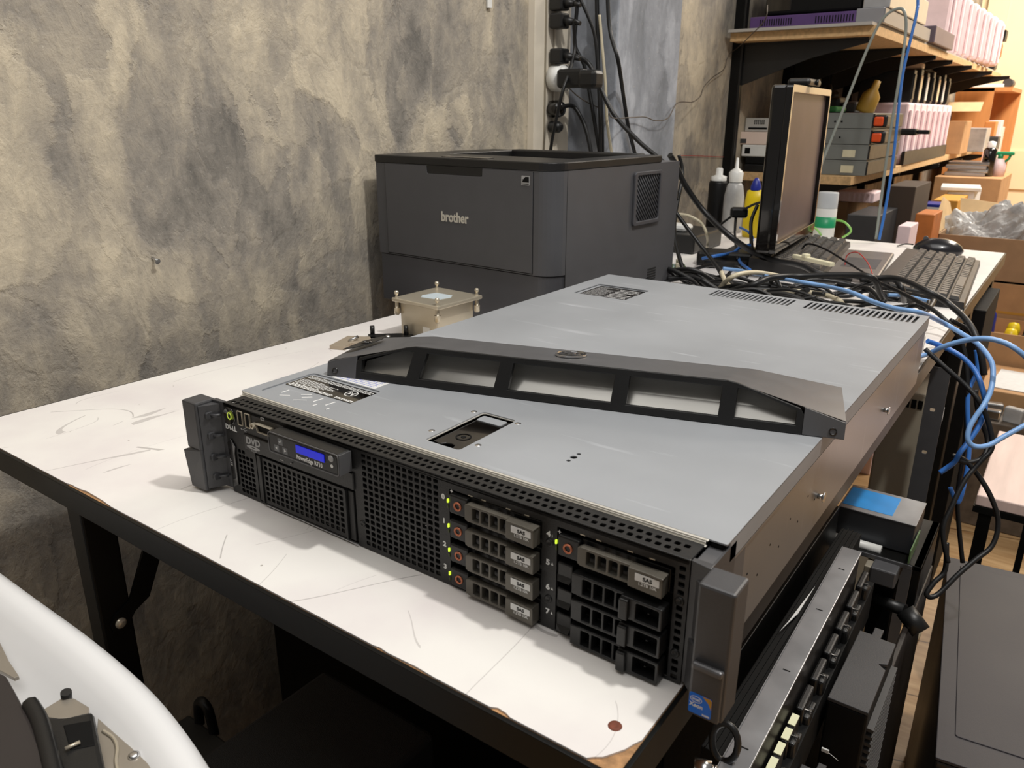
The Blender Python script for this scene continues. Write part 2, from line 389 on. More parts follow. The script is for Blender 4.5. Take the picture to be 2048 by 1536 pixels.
M_greyc = mat('grey_cable', (140, 146, 140), 0.45, 0, 0.06, 30)
M_beige = mat('beige_cable', (196, 186, 160), 0.45, 0, 0.06, 30)
M_chrome = mat('galvanised_strip', (186, 188, 192), 0.32, 0.75, 0.07, 30)
M_orange = mat('orange_plastic', (228, 84, 30), 0.4)
M_red = mat('red_plastic', (200, 50, 44), 0.4)
M_yellow = mat('yellow_plastic', (238, 208, 30), 0.35, 0, 0.04, 30)
M_green = mat('green_plastic', (30, 150, 100), 0.4)
M_lime = mat('lime_cable', (150, 210, 110), 0.4)
M_clear = mat('clear_plastic', (225, 232, 238), 0.15, trans=0.75)
M_film = mat('cloudy_plastic_film', (200, 200, 200), 0.25, 0, 0.25, 14, 0.8, 40, trans=0.3)
M_serv = mat('grey_server_lid', (128, 132, 130), 0.45, 0.3, 0.06, 10)
M_oak = mat('orange_wood_veneer', (206, 142, 84), 0.5, 0, 0.12, 4, 0, None, stretch=(8, 8, 1))
M_cream = mat('cream_paint', (248, 228, 188), 0.6, 0, 0.03, 5)
M_trunk = mat('ivory_plastic', (226, 216, 198), 0.4, 0, 0.03, 20)
M_pcb = mat('green_circuit_board', (84, 112, 72), 0.5, 0, 0.4, 160)
M_tape = mat('blue_sticker', (28, 140, 214), 0.45, 0, 0.1, 40)
M_tower = mat('dark_tower_lid', (58, 55, 57), 0.5, 0, 0.08, 8, 0.05, 900, spec=0.22)
M_towerk = mat('black_tower_side', (20, 17, 15), 0.5, 0, 0.2, 10)
M_cream2 = mat('ivory_key', (226, 220, 190), 0.4)
def wood_floor():
    m = bpy.data.materials.new('oak_laminate_floor'); m.use_nodes = True; nt = m.node_tree; N = nt.nodes; L = nt.links; p = N['Principled BSDF']
    tc = N.new('ShaderNodeTexCoord'); mp = N.new('ShaderNodeMapping'); mp.inputs['Scale'].default_value = (1.1, 9, 1); mp.inputs['Rotation'].default_value = (0, 0, -0.25); L.new(tc.outputs['Object'], mp.inputs[0])
    n = N.new('ShaderNodeTexNoise'); n.inputs['Scale'].default_value = 5; n.inputs['Detail'].default_value = 8; n.inputs['Distortion'].default_value = 0.6; L.new(mp.outputs[0], n.inputs[0])
    cr = N.new('ShaderNodeValToRGB'); L.new(n.outputs[0], cr.inputs[0])
    cr.color_ramp.elements[0].position = 0.3; cr.color_ramp.elements[0].color = (*srgb(176, 134, 88), 1); cr.color_ramp.elements[1].position = 0.7; cr.color_ramp.elements[1].color = (*srgb(222, 186, 138), 1)
    mp2 = N.new('ShaderNodeMapping'); mp2.inputs['Rotation'].default_value = (0, 0, -0.25); L.new(tc.outputs['Object'], mp2.inputs[0])
    br = N.new('ShaderNodeTexBrick'); br.inputs['Scale'].default_value = 1; br.inputs['Brick Width'].default_value = 1.2; br.inputs['Row Height'].default_value = 0.19; br.inputs['Mortar Size'].default_value = 0.002
    br.inputs['Color1'].default_value = (1, 1, 1, 1); br.inputs['Color2'].default_value = (0.86, 0.86, 0.86, 1); br.inputs['Mortar'].default_value = (0.35, 0.3, 0.25, 1); L.new(mp2.outputs[0], br.inputs[0])
    mx = N.new('ShaderNodeMix'); mx.data_type = 'RGBA'; mx.blend_type = 'MULTIPLY'; mx.inputs[0].default_value = 1; L.new(cr.outputs[0], mx.inputs[6]); L.new(br.outputs[0], mx.inputs[7])
    L.new(mx.outputs[2], p.inputs['Base Color']); p.inputs['Roughness'].default_value = 0.38
    return m
M_floor = wood_floor()
M_pinkwood = mat('pale_wood_print', (226, 200, 190), 0.5, 0, 0.14, 3, 0, None, stretch=(14, 1.5, 1))

# ------------------------------------------------------------------ setting
FL = -LIFT
def wx(y, d=0.0): return -0.486+0.04*y+d        # x of the left wall's face at depth y
b = MB(); b.prism([(-3.5, -2.5), (4.5, -2.5), (4.5, 7.5), (-3.5, 7.5)], FL-0.05, FL)
struct(b.build('floor', M_floor))
b = MB(); b.prism([(wx(-2.5), -2.5), (wx(6.3), 6.3), (wx(6.3)-0.1, 6.3), (wx(-2.5)-0.1, -2.5)], FL, 2.0)
struct(b.build('wall_left', M_wall))
b = MB(); b.prism([(-0.4, 6.1), (3.5, 6.1), (3.5, 6.2), (-0.4, 6.2)], FL, 2.0)
struct(b.build('wall_back', M_cream))
# square grey column standing out of the left wall
cx_ = -0.312
b = MB(); b.prism([(wx(1.25), 1.25), (cx_, 1.25), (cx_, 1.568), (wx(1.568), 1.568)], FL, 2.0, bev=0.003)
struct(b.build('wall_column', M_wall2), 'square grey plastered column against the wall')
# door at the far end
b = MB(); d0, d1 = -0.20, 0.75
b.plate([rrect(d0, d1, FL+0.005, 1.35), rrect(d0+0.12, d1-0.12, FL+0.15, -0.15, 0.02), rrect(d0+0.12, d1-0.12, 0.10, 1.2, 0.02)], 0.03, T(0, 6.1, 0) @ RX90)
b.box(d0, d1, 6.085, 6.098, FL+0.005, 1.35)
dr = struct(b.build('door_1', M_cream))

# ------------------------------------------------------------------ work table
tb = thing('work_table', 'white laminate work table with black steel frame, scratched top and chipped edges', 'table', (0, 0, FL))
b = MB()
top = [(-0.355, -0.079), (0.433, -0.079), (0.433, 1.90), (-0.275, 1.90)]
# near right corner of the laminate is broken off, showing chipboard
topc = [(-0.355, -0.079), (-0.128, -0.079), (-0.122, -0.0778), (-0.108, -0.0779), (-0.098, -0.0764), (-0.082, -0.0768), (-0.068, -0.0774), (-0.052, -0.079),
        (0.26, -0.079), (0.264, -0.0781), (0.272, -0.079), (0.295, -0.0782), (0.31, -0.079), (0.352, -0.079), (0.356, -0.0770), (0.362, -0.0775), (0.366, -0.079),
        (0.4150, -0.079), (0.4175, -0.0765), (0.4215, -0.0735), (0.4255, -0.0670), (0.4285, -0.0620), (0.4305, -0.0560), (0.4328, -0.0510),
        (0.433, 0.30), (0.4322, 0.31), (0.433, 0.36), (0.433, 0.49), (0.4318, 0.50), (0.433, 0.53), (0.433, 1.90), (-0.275, 1.90)]
b.plate([topc], 0.0012, T(0, 0, -0.0012)); tbt = b.build('table_top', M_table, tb, (0, 0, LIFT))
b = MB(); b.prism(top, -0.018, -0.0013); b.build('chipboard_core', M_chip, tb, (0, 0, LIFT))
b = MB()
b.box(-0.36, 0.436, -0.083, -0.080, -0.0235, -0.0004, 0.0006)
b.box(0.4335, 0.4365, -0.083, 1.902, -0.0275, -0.0004, 0.0006)
b.box(-0.30, 0.436, 1.9005, 1.903, -0.0275, -0.0004, 0.0006)
b.prism([(-0.358, -0.083), (-0.355, -0.083), (-0.276, 1.90), (-0.279, 1.90)], -0.0275, -0.0004)
b.box(-0.36, 0.433, -0.08, -0.04, -0.0225, -0.0185)
b.box(0.40, 0.433, -0.04, 1.9, -0.0225, -0.0185)
b.box(-0.30, 0.40, 0.9, 0.94, -0.0225, -0.0185)
b.build('steel_apron', M_frame, tb, (0, 0, LIFT))
def leg(x, y, mir=1):
    b = MB(); b.box(x, x+0.026, y, y+(0.030 if x < 0 else 0.045), FL, -0.0226, 0.002)
    return b.build('leg', M_frame, tb, (0, 0, LIFT))
l1 = leg(-0.1425, -0.078)
b = MB()   # folding brace: a flat bar bolted to the leg with a rounded end

b.plate([[(-0.0715, -0.152), (-0.070, -0.160), (-0.062, -0.163), (-0.054, -0.158), (-0.046, -0.148), (-0.030, -0.140), (-0.010, -0.098), (0.026, -0.0230), (0.004, -0.0230), (-0.028, -0.088), (-0.042, -0.118), (-0.050, -0.135), (-0.066, -0.143)]], 0.003, T(-0.1163, 0, 0) @ RFX)
br = b.build('folding_brace', M_frame, l1)
b = MB(); b.lathe([(0, 0.003), (0.004, 0.0026), (0.0055, 0.001), (0.0055, 0)], 16, T(-0.1133, -0.0620, -0.153) @ RY(math.pi/2)); b.build('bolt', M_nickel, l1)
leg(0.400, 1.80); leg(-0.262, 1.80); leg(0.405, 1.345)
b = MB(); p = atz(1230, 1452); b.lathe([(0, 0.0002), (0.0022, 0.0008), (0.0036, 0.0006), (0.004, 0)], 20, T(p.x, p.y, 0)); b.build('screw_head', mat('rusty_screw', (120, 66, 48), 0.7, 0.2, 0.3, 300), tb, (0, 0, LIFT))

# ------------------------------------------------------------------ rack server
sv = thing('rack_server', 'grey steel two-unit rack server with black perforated front, lying on the white table', 'server', (0, 0, 0))
# chassis
b = MB(); b.box(0.0015, 0.4415, 0.012, 0.683, 0.0006, 0.0695, 0.0008)
b.use(M_side)
b.box(0.4415, 0.4428, 0.03, 0.683, 0.0690, 0.0706)              # bright folded lip under the cover
b.build('chassis', M_side, sv)
b = MB(); b.prism([(0.4318, 0.002), (0.4425, 0.004), (0.4425, 0.060), (0.4318, 0.0296)], 0.002, 0.0815, bev=0.0008); b.build('front_side_bracket', M_mgrey, sv)
b = MB(); b.box(0.0015, 0.006, 0.004, 0.06, 0.002, 0.078, 0.0008); b.build('front_side_bracket', M_mgrey, sv)
for q, (u, v) in enumerate(((1636, 992), (1768, 820))):
    p = atx(u, v, 0.4415); b = MB()
    b.cyl((0.4415, p.y, p.z), (0.4455, p.y, p.z), 0.0022, n=14); b.cyl((0.4455, p.y, p.z), (0.4468, p.y, p.z), 0.0042, n=16)
    b.build('rail_stud', M_silver, sv)
b = MB()
for i in range(9):
    b.cyl((0.4414, 0.05+0.022*i, 0.030+0.012*(i % 2)), (0.4417, 0.05+0.022*i, 0.030+0.012*(i % 2)), 0.0009, n=8)
b.build('side_hole', M_inside, sv)['kind'] = 'stuff'
# cover: flat lid with real openings
Zt = 0.0864
vents = []
for x0, x1 in ((0.180, 0.284), (0.306, 0.432)):
    n = int(round((x1-x0)/0.0059))
    for i in range(n):
        xx = x0+(x1-x0)*i/(n-1) if n > 1 else x0
        vents.append(rrect(xx-0.0018, xx+0.0018, 0.637, 0.676, 0.0006, 2))
b = MB()
latch = rrect(0.2035, 0.2365, 0.0365, 0.1085, 0.003)
emb = rrect(0.0125, 0.1015, 0.034, 0.0945, 0.004)
rec = rrect(0.0245, 0.1035, 0.541, 0.613, 0.003)
holes = [circ(0.310, 0.082, 0.0016, 14), circ(0.310, 0.075, 0.0026, 16), circ(0.310, 0.068, 0.0016, 14)]
b.plate([rrect(0, 0.443, 0.024, 0.684, 0.001), latch, emb, rec]+vents+holes, 0.0010, T(0, 0, Zt-0.0010))
b.box(0, 0.0012, 0.028, 0.684, 0.0712, Zt-0.0003); b.box(0.4418, 0.443, 0.030, 0.684, 0.0712, Zt-0.0003, 0.0004)
b.box(0, 0.443, 0.6828, 0.684, 0.0712, Zt-0.0003)
b.plate([rrect(0.0115, 0.1025, 0.033, 0.0955, 0.004)], 0.0006, T(0, 0, Zt-0.0018))   # sunken name field
b.plate([rrect(0.0235, 0.1045, 0.540, 0.614, 0.003)], 0.0006, T(0, 0, Zt-0.0024))
# corner tab of the cover
b.box(0.434, 0.4428, 0.0295, 0.0305, 0.0715, Zt-0.0006, 0.0004)
cover = b.build('top_cover', M_cover, sv)
b = MB(); b.box(0.003, 0.432, 0.0222, 0.0243, Zt-0.0012, Zt-0.0002, 0.0003); b.box(0.004, 0.431, 0.0216, 0.0226, Zt-0.0034, Zt-0.0012, 0.0002); b.box(0.003, 0.432, 0.0196, 0.0218, Zt-0.0036, Zt-0.0028, 0.0003); b.build('front_hem', M_hem, cover, label='rolled front edge, highlight painted on')  # highlight lines of the front edge put in as pale strips
b = MB(); b.box(0.433, 0.4405, 0.0245, 0.0296, 0.070, 0.0845, 0.0008); b.build('cover_corner', M_inside, cover)
b = MB(); b.box(0.17, 0.44, 0.630, 0.680, Zt-0.0052, Zt-0.0046); b.build('vent_baffle', M_side, cover)
b = MB(); b.box(0.195, 0.245, 0.03, 0.115, Zt-0.012, Zt-0.0105)
b.box(0.2015, 0.2028, 0.035, 0.110, Zt-0.0105, Zt-0.001); b.box(0.2372, 0.2385, 0.035, 0.110, Zt-0.0105, Zt-0.001); b.box(0.2015, 0.2385, 0.1093, 0.1105, Zt-0.0105, Zt-0.001); b.box(0.2015, 0.2385, 0.0345, 0.0357, Zt-0.0105, Zt-0.001)
b.build('latch_well', M_gloss, cover)
b = MB(); b.plate([rrect(0.2028, 0.2372, 0.0358, 0.1092, 0.0035), rrect(0.2043, 0.2357, 0.0373, 0.1077, 0.0025)], 0.0006, T(0, 0, Zt-0.0016)); b.build('latch_rim_highlight', M_hem, cover)  # pale ring imitating light caught on the pressed latch opening
la = MB(); la.plate([[(0.2055, 0.0435), (0.214, 0.0425), (0.2165, 0.046), (0.2205, 0.0475), (0.2245, 0.046), (0.227, 0.0395), (0.2345, 0.0385), (0.2345, 0.1065), (0.2055, 0.1065)]], 0.004, T(0, 0, Zt-0.0065), bev=0.0008)
lt = la.build('cover_latch', M_gloss, sv, label='glossy black latch lever')
b = MB(); b.plate([circ(0.220, 0.062, 0.0062, 24), circ(0.220, 0.062, 0.0052, 24)], 0.0004, T(0, 0, Zt-0.0025)); b.plate([circ(0.220, 0.062, 0.0022, 6)], 0.0004, T(0, 0, Zt-0.0025)); b.build('lock_mark', M_inside, lt)
b = MB(); b.plate([rrect(0.2065, 0.2305, 0.0945, 0.105, 0.002)], 0.0008, T(0, 0, Zt-0.0025)); b.build('latch_pad', M_cover, lt, label='silver pad at the end of the latch')
for x, y in ((0.197, 0.104), (0.241, 0.104), (0.196, 0.053), (0.242, 0.052)):
    b = MB(); b.lathe([(0, 0.0006), (0.0018, 0.0004), (0.0026, 0.0)], 14, T(x, y, Zt)); b.build('rivet', M_silver, sv)
# embossed strokes of the maker's name in the sunken field
b = MB()
for (x0, y0), (x1, y1), wd in (((31, 42), (31, 51), 1.2), ((35, 37), (43, 42), 1.2), ((49, 49), (57, 54.5), 1.2), ((55, 44.5), (62, 50.5), 1.2), ((54, 36), (64, 42.5), 1.2), ((71, 43.5), (72, 54), 1.2), ((78, 37), (79, 41), 1.2), ((86, 43.5), (87, 54), 1.2), ((94, 37), (94, 41), 1.2)):
    d = Vector((x1-x0, y1-y0)); L_ = d.length/1000; a = math.atan2(d.y, d.x)
    b.box(0, L_, -0.0006, 0.0006, 0, 0.0007, 0.0003, T(x0/1000, y0/1000, Zt-0.0013) @ RZ(a))
b.build('embossed_name', mat('emboss_highlight', (232, 232, 230), 0.35, 0.1), cover)  # near-white colour imitates the highlights on the raised strokes
# stickers
def lines(b, x0, x1, y0, y1, n, z, fill=0.85, seed=1, h=0.55):
    r = random.Random(seed); dy = (y1-y0)/n
    for i in range(n):
        x = x0; yy = y0+i*dy
        end = x0+(x1-x0)*(1 if r.random() < fill else r.uniform(0.5, 0.9))
        while x < end-0.0005:
            wv = r.uniform(0.0012, 0.005); wv = min(wv, end-x)
            b.box(x, x+wv, yy, yy+dy*h, z, z+0.00006); x += wv+0.0007
b = MB(); b.plate([rrect(0.0155, 0.1015, 0.0595, 0.090, 0.0005)], 0.0006, T(0, 0, Zt-0.0012+0.0)); st = b.build('regulatory_sticker', M_gloss, cover, label='black sticker printed in white')
b = MB(); z = Zt-0.00055
lines(b, 0.018, 0.073, 0.0605, 0.067, 3, z, 0.9, 3, 0.6); lines(b, 0.078, 0.099, 0.0605, 0.064, 2, z, 1, 4, 0.65)
lines(b, 0.018, 0.066, 0.068, 0.080, 6, z, 0.6, 5, 0.4); lines(b, 0.018, 0.099, 0.083, 0.089, 3, z, 0.9, 6, 0.45)
b.plate([circ(0.0835, 0.0755, 0.0062, 28), circ(0.0835, 0.0755, 0.0054, 28)], 0.00006, T(0, 0, z))
b.text('N', 0.009, T(0.0835, 0.0755, z), 0.00006, 0.0002); b.box(-0.006, 0.006, -0.0003, 0.0003, 0, 0.00006, 0, T(0.0835, 0.0755, z) @ RZ(0.9)); b.box(-0.006, 0.006, -0.0003, 0.0003, 0, 0.00006, 0, T(0.0835, 0.0755, z) @ RZ(-0.9))
b.build('sticker_print', M_white, st)
b = MB(); b.plate([rrect(0.036, 0.0915, 0.0955, 0.128, 0.0008)], 0.0002, T(0, 0, Zt)); s2 = b.build('service_sticker', M_paper, cover, label='white sticker half under the bezel')
b = MB(); lines(b, 0.04, 0.088, 0.098, 0.126, 8, Zt+0.0002, 0.8, 9, 0.4); b.build('sticker_print', mat('blue_grey_print', (150, 156, 205), 0.6), s2)
b = MB(); b.plate([rrect(0.030, 0.100, 0.546, 0.609, 0.002)], 0.0003, T(0, 0, Zt-0.0018)); s3 = b.build('layout_sticker', M_gloss, cover, label='black diagram sticker near the rear')
b = MB(); lines(b, 0.033, 0.062, 0.550, 0.605, 12, Zt-0.0015, 0.7, 12, 0.35); lines(b, 0.066, 0.098, 0.550, 0.605, 7, Zt-0.0015, 0.8, 14, 0.5); b.build('sticker_print', M_greyprint, s3)
# top air strip behind the front edge
pf = MB(); hs = []
for row, yy in enumerate((0.0065, 0.0135)):
    for i in range(69):
        xx = 0.0125+0.006*i+(0.003 if row else 0)
        hs.append(rrect(xx-0.0019, xx+0.0019, yy-0.0019, yy+0.0019, 0.0007, 1))
pf.plate([rrect(0.007, 0.431, 0.0, 0.0208)]+hs, 0.0012, T(0, 0, 0.0826))
strip = pf.build('top_air_strip', M_panel, sv)
b = MB(); b.box(0.008, 0.430, 0.0035, 0.020, 0.0690, 0.0700); b.build('inner_floor', M_inside, strip)
# front panel: perforated sheet with openings
FP = RX90
def grid(x0, x1, z0, z1, nx, nz, w, h):
    out = []
    for i in range(nx):
        for k in range(nz):
            cx = x0+(x1-x0)*(i/(nx-1) if nx > 1 else 0.5); cz = z0+(z1-z0)*(k/(nz-1) if nz > 1 else 0.5)
            out.append(rrect(cx-w/2, cx+w/2, cz-h/2, cz+h/2, 0.0006, 1))
    return out
b = MB()
big = grid(0.1755, 0.2455, 0.0060, 0.0790, 13, 16, 0.0042, 0.0034)
left_ = [rrect(x-0.0021, x+0.0021, z-0.0017, z+0.0017, 0.0006, 1) for i, x in enumerate((0.0225, 0.0278, 0.0331, 0.0384)) for k, z in enumerate([0.0055+0.0047*k for k in range(9)]) if not (i > 1 and k > 7)]
bay1 = rrect(0.2575, 0.3335, 0.0015, 0.0765, 0.0008); bay2 = rrect(0.3445, 0.4230, 0.0015, 0.0765, 0.0008)
cage = rrect(0.0445, 0.1645, 0.0022, 0.0472, 0.0006)
right_ = [rrect(0.4252, 0.4292, z-0.0016, z+0.0016, 0.0004, 1) for z in [0.0045+0.0052*k for k in range(15)] if not (0.052 < z < 0.060 or 0.018 < z < 0.024)]
b.plate([rrect(0.007, 0.4315, 0.0006, 0.0838), bay1, bay2, cage]+big+left_+right_, 0.0015, T(0, 0.0015, 0) @ FP)
b.box(0.007, 0.4315, 0.0, 0.0022, 0.0800, 0.0840, 0.0008)
fp = b.build('front_panel', M_panel, sv)
b = MB(); b.box(0.009, 0.430, 0.0085, 0.0105, 0.002, 0.080)
for i in range(30): 
    r_ = random.Random(i); x = r_.uniform(0.172, 0.25); z = r_.uniform(0.006, 0.078); b.box(x, x+0.006, 0.0055, 0.0085, z, z+0.004)
b.build('inner_bulkhead', M_inside, fp)
b = MB(); r_ = random.Random(5)
for i in range(16):
    x = 0.178+0.004*i; b.box(x, x+0.0012, 0.005, 0.0055, 0.042-0.0004*i, 0.0428-0.0004*i)
for i in range(10):
    x = r_.uniform(0.175, 0.24); z = r_.uniform(0.006, 0.075); b.box(x, x+0.001, 0.005, 0.0055, z, z+0.0008)
b.build('inner_metal_glint', M_silver, fp)['kind'] = 'stuff'
# power button, usb, vga, prints
b = MB(); b.lathe([(0.0078, 0), (0.0078, 0.0008), (0.0072, 0.0012), (0.0068, 0.0006), (0.0, 0.0006)], 28, T(0.0150, 0, 0.0735) @ FP); pb = b.build('power_button', M_gloss, fp)
b = MB(); b.plate([circ(0.015, 0.0735, 0.0030, 24, 0.0034), circ(0.015, 0.0735, 0.0020, 24, 0.0024)], 0.0003, T(0, -0.0006, 0) @ FP); b.build('power_ring', mat('lit_ring', (206, 226, 90), 0.4, emit=0.35), pb)
for x in (0.0300, 0.0402):
    b = MB(); b.use(M_nickel); b.plate([rrect(x-0.0032, x+0.0032, 0.0685, 0.0812, 0.0004), rrect(x-0.0027, x+0.0027, 0.0690, 0.0807, 0.0003)], 0.0012, FP)
    b.use(M_inside); b.box(x-0.0028, x+0.0028, -0.0003, 0.0001, 0.0688, 0.0810); b.box(x+0.0002, x+0.0018, -0.0009, 0, 0.0700, 0.0798)
    b.build('usb_port', None, fp)
b = MB(); b.use(M_nickel); b.plate([[(0.0535, 0.0765), (0.0735, 0.0765), (0.0725, 0.0695), (0.0560, 0.0695)], [(0.0541, 0.0760), (0.0729, 0.0760), (0.0720, 0.0700), (0.0565, 0.0700)]], 0.004, FP, 0.0003)
b.use(M_inside); b.plate([[(0.0541, 0.0760), (0.0729, 0.0760), (0.0720, 0.0700), (0.0565, 0.0700)]], 0.0022, FP)
b.use(M_nickel); b.lathe([(0.0026, 0), (0.0026, 0.004), (0.0014, 0.0042), (0.0012, 0.002), (0, 0.002)], 6, T(0.0495, 0, 0.0733) @ FP, smooth=False)
b.build('video_port', None, fp)
b = MB()
b.text('D', 0.0062, T(0.0095, -0.0001, 0.0623) @ FP, 0.0002, 0.00018); b.text('E', 0.0058, T(0.01375, -0.0001, 0.0624) @ FP @ RZ(0.5), 0.0002, 0.00016)
b.text('LL', 0.0062, T(0.0195, -0.0001, 0.0623) @ FP, 0.0002, 0.00018)
b.build('maker_print', M_white, fp)
b = MB(); b.plate([rrect(0.0572, 0.0622, 0.0795, 0.0822, 0.0008), rrect(0.0582, 0.0612, 0.0801, 0.0816, 0.0005)], 0.0002, FP)     # monitor sign
b.tube([(0.030, -0.0001, 0.0650), (0.037, -0.0001, 0.0650)], 0.0003, 5); b.tube([(0.032, -0.0001, 0.0650), (0.034, -0.0001, 0.0666), (0.0355, -0.0001, 0.0666)], 0.0003, 5); b.tube([(0.033, -0.0001, 0.0650), (0.0345, -0.0001, 0.0634), (0.036, -0.0001, 0.0634)], 0.0003, 5)
b.cyl((0.0295, 0, 0.065), (0.0295, -0.0003, 0.065), 0.0008, n=10)
b.build('port_signs', M_greyprint, fp)
# slide-out tag at lower left
b = MB(); b.plate([[(0.0105, 0.006), (0.0175, 0.010), (0.0175, 0.040), (0.0190, 0.046), (0.0135, 0.052), (0.0085, 0.048)]], 0.0016, FP, 0.0004); tg = b.build('information_tag', M_gloss, fp)
b = MB(); b.text('EST', 0.004, T(0.0118, -0.0017, 0.030) @ FP @ RZ(math.pi/2), 0.0001, 0.0001); b.build('tag_print', M_greyprint, tg)
# optical drive faceplate
b = MB(); b.box(0.0325, 0.1645, -0.0016, 0.001, 0.0478, 0.0622, 0.0008); od = b.build('optical_drive', M_blkpl, sv)
b = MB(); b.text('DVD', 0.0085, T(0.0455, -0.0017, 0.0572) @ FP, 0.0001, 0.0003, 0.12, 1.05)
b.plate([circ(0.0455, 0.0521, 0.0088, 28, 0.0017), circ(0.0455, 0.0521, 0.0028, 16, 0.0005)], 0.0001, T(0, -0.0017, 0) @ FP); b.text('R O M', 0.0026, T(0.046, -0.0017, 0.0491) @ FP, 0.0001)
b.build('disc_logo', M_greyprint, od)
b = MB(); b.cyl((0.094, -0.0016, 0.0515), (0.094, -0.0026, 0.0515), 0.0006, n=10); b.box(0.080, 0.084, -0.0019, -0.0015, 0.0505, 0.0513); b.build('drive_lamp', M_greyprint, od)
# lcd control module
b = MB(); b.box(0.0835, 0.1635, -0.0135, 0.0, 0.0637, 0.0808, 0.0018)
lcd = b.build('display_module', M_blkpl, sv)
b = MB(); b.plate([rrect(0.0832, 0.1638, 0.0634, 0.0811, 0.003), rrect(0.0840, 0.1630, 0.0642, 0.0803, 0.0024)], 0.0006, T(0, -0.0132, 0) @ FP)
b.box(0.1634, 0.1641, -0.013, -0.001, 0.0640, 0.0806, 0.0003); b.build('grey_rim', M_mgrey, lcd)
b = MB(); b.box(0.1168, 0.1487, -0.0142, -0.0136, 0.0713, 0.0778, 0.0002); b.build('screen', M_lcd, lcd)
b = MB(); b.text('PowerEdge R710', 0.0050, T(0.1312, -0.0137, 0.0677) @ FP, 0.0001, 0.00014, 0, 0.84); b.build('model_print', M_white, lcd)
b = MB(); b.lathe([(0.0025, 0), (0.0025, 0.0006), (0.0019, 0.001), (0, 0.001)], 20, T(0.1560, -0.0135, 0.0765) @ FP); b.build('round_button', M_greyprint, lcd)
b = MB(); b.lathe([(0.0014, 0), (0.0014, 0.0003), (0, 0.0003)], 16, T(0.1562, -0.0135, 0.0705) @ FP)
b.text('<', 0.004, T(0.0930, -0.0137, 0.0687) @ FP, 0.0001, 0.0002); b.text('>', 0.004, T(0.1032, -0.0137, 0.0687) @ FP, 0.0001, 0.0002)
b.tube([(0.0966, -0.0137, 0.0752), (0.0976, -0.0137, 0.0741), (0.0996, -0.0137, 0.0768)], 0.00025, 5); b.build('button_signs', M_white, lcd)
for x, z in ((0.093, 0.0687), (0.103, 0.0687), (0.098, 0.0752)):
    b = MB(); b.box(x-0.003, x+0.003, -0.0136, -0.0132, z-0.0028, z+0.0028, 0.0001); b.build('arrow_button', M_gloss, lcd)
# filler cage below the optical drive
b = MB(); hs = grid(0.0600, 0.1505, 0.0095, 0.0425, 16, 8, 0.0040, 0.0034)
b.plate([rrect(0.0555, 0.1550, 0.0045, 0.0465)]+hs, 0.0012, T(0, -0.001, 0) @ FP)
b.plate([rrect(0.0450, 0.1640, 0.0026, 0.0468), rrect(0.0556, 0.1549, 0.0046, 0.0464)], 0.0012, T(0, 0.0030, 0) @ FP)
b.box(0.0535, 0.0552, -0.0035, 0.002, 0.0040, 0.0468, 0.0004); b.box(0.1552, 0.1569, -0.0035, 0.002, 0.0040, 0.0468, 0.0004)
b.box(0.0470, 0.0532, -0.0012, 0.003, 0.004, 0.0462, 0.0006); b.box(0.1572, 0.1630, -0.0012, 0.003, 0.004, 0.0462, 0.0006)
b.build('filler_cage', M_panel, sv)
b = MB(); b.box(0.0555, 0.166, -0.0022, -0.0012, 0.0018, 0.0026, 0.0003); b.build('cage_lip', M_chrome, sv)
for x, z in ((0.1705, 0.0215), (0.3392, 0.0635), (0.3392, 0.0225), (0.427, 0.0560), (0.427, 0.0210)):
    b = MB(); b.lathe([(0.0028, 0), (0.0028, 0.0004), (0.0022, 0.0008), (0.0018, 0.0008), (0.0012, 0.0002), (0, 0.0002)], 18, T(x, 0, z) @ FP); b.build('torx_screw', M_blkpl, fp)
# drive bays
b = MB(); b.box(0.2575, 0.3335, 0.018, 0.019, 0.0015, 0.0765); b.box(0.3445, 0.4230, 0.018, 0.019, 0.0015, 0.0765)
for x in (0.2572, 0.3332, 0.3442, 0.4227): b.box(x, x+0.0006, 0.0015, 0.018, 0.0015, 0.0765)
for k in range(5):
    z = 0.0015+0.01865*k; b.box(0.2575, 0.3335, 0.003, 0.018, z-0.0004, z+0.0004); b.box(0.3445, 0.4230, 0.003, 0.018, z-0.0004, z+0.0004)
b.build('drive_bay', M_inside, sv)
b = MB()
for x in (0.2745, 0.2855, 0.3055, 0.3200): b.box(x, x+0.0035, -0.0004, 0.0006, 0.0766, 0.0771)
for x in (0.361, 0.372, 0.393, 0.407): b.box(x, x+0.0035, -0.0004, 0.0006, 0.0766, 0.0771)
b.build('bay_spring_glint', M_nickel, sv)['kind'] = 'stuff'
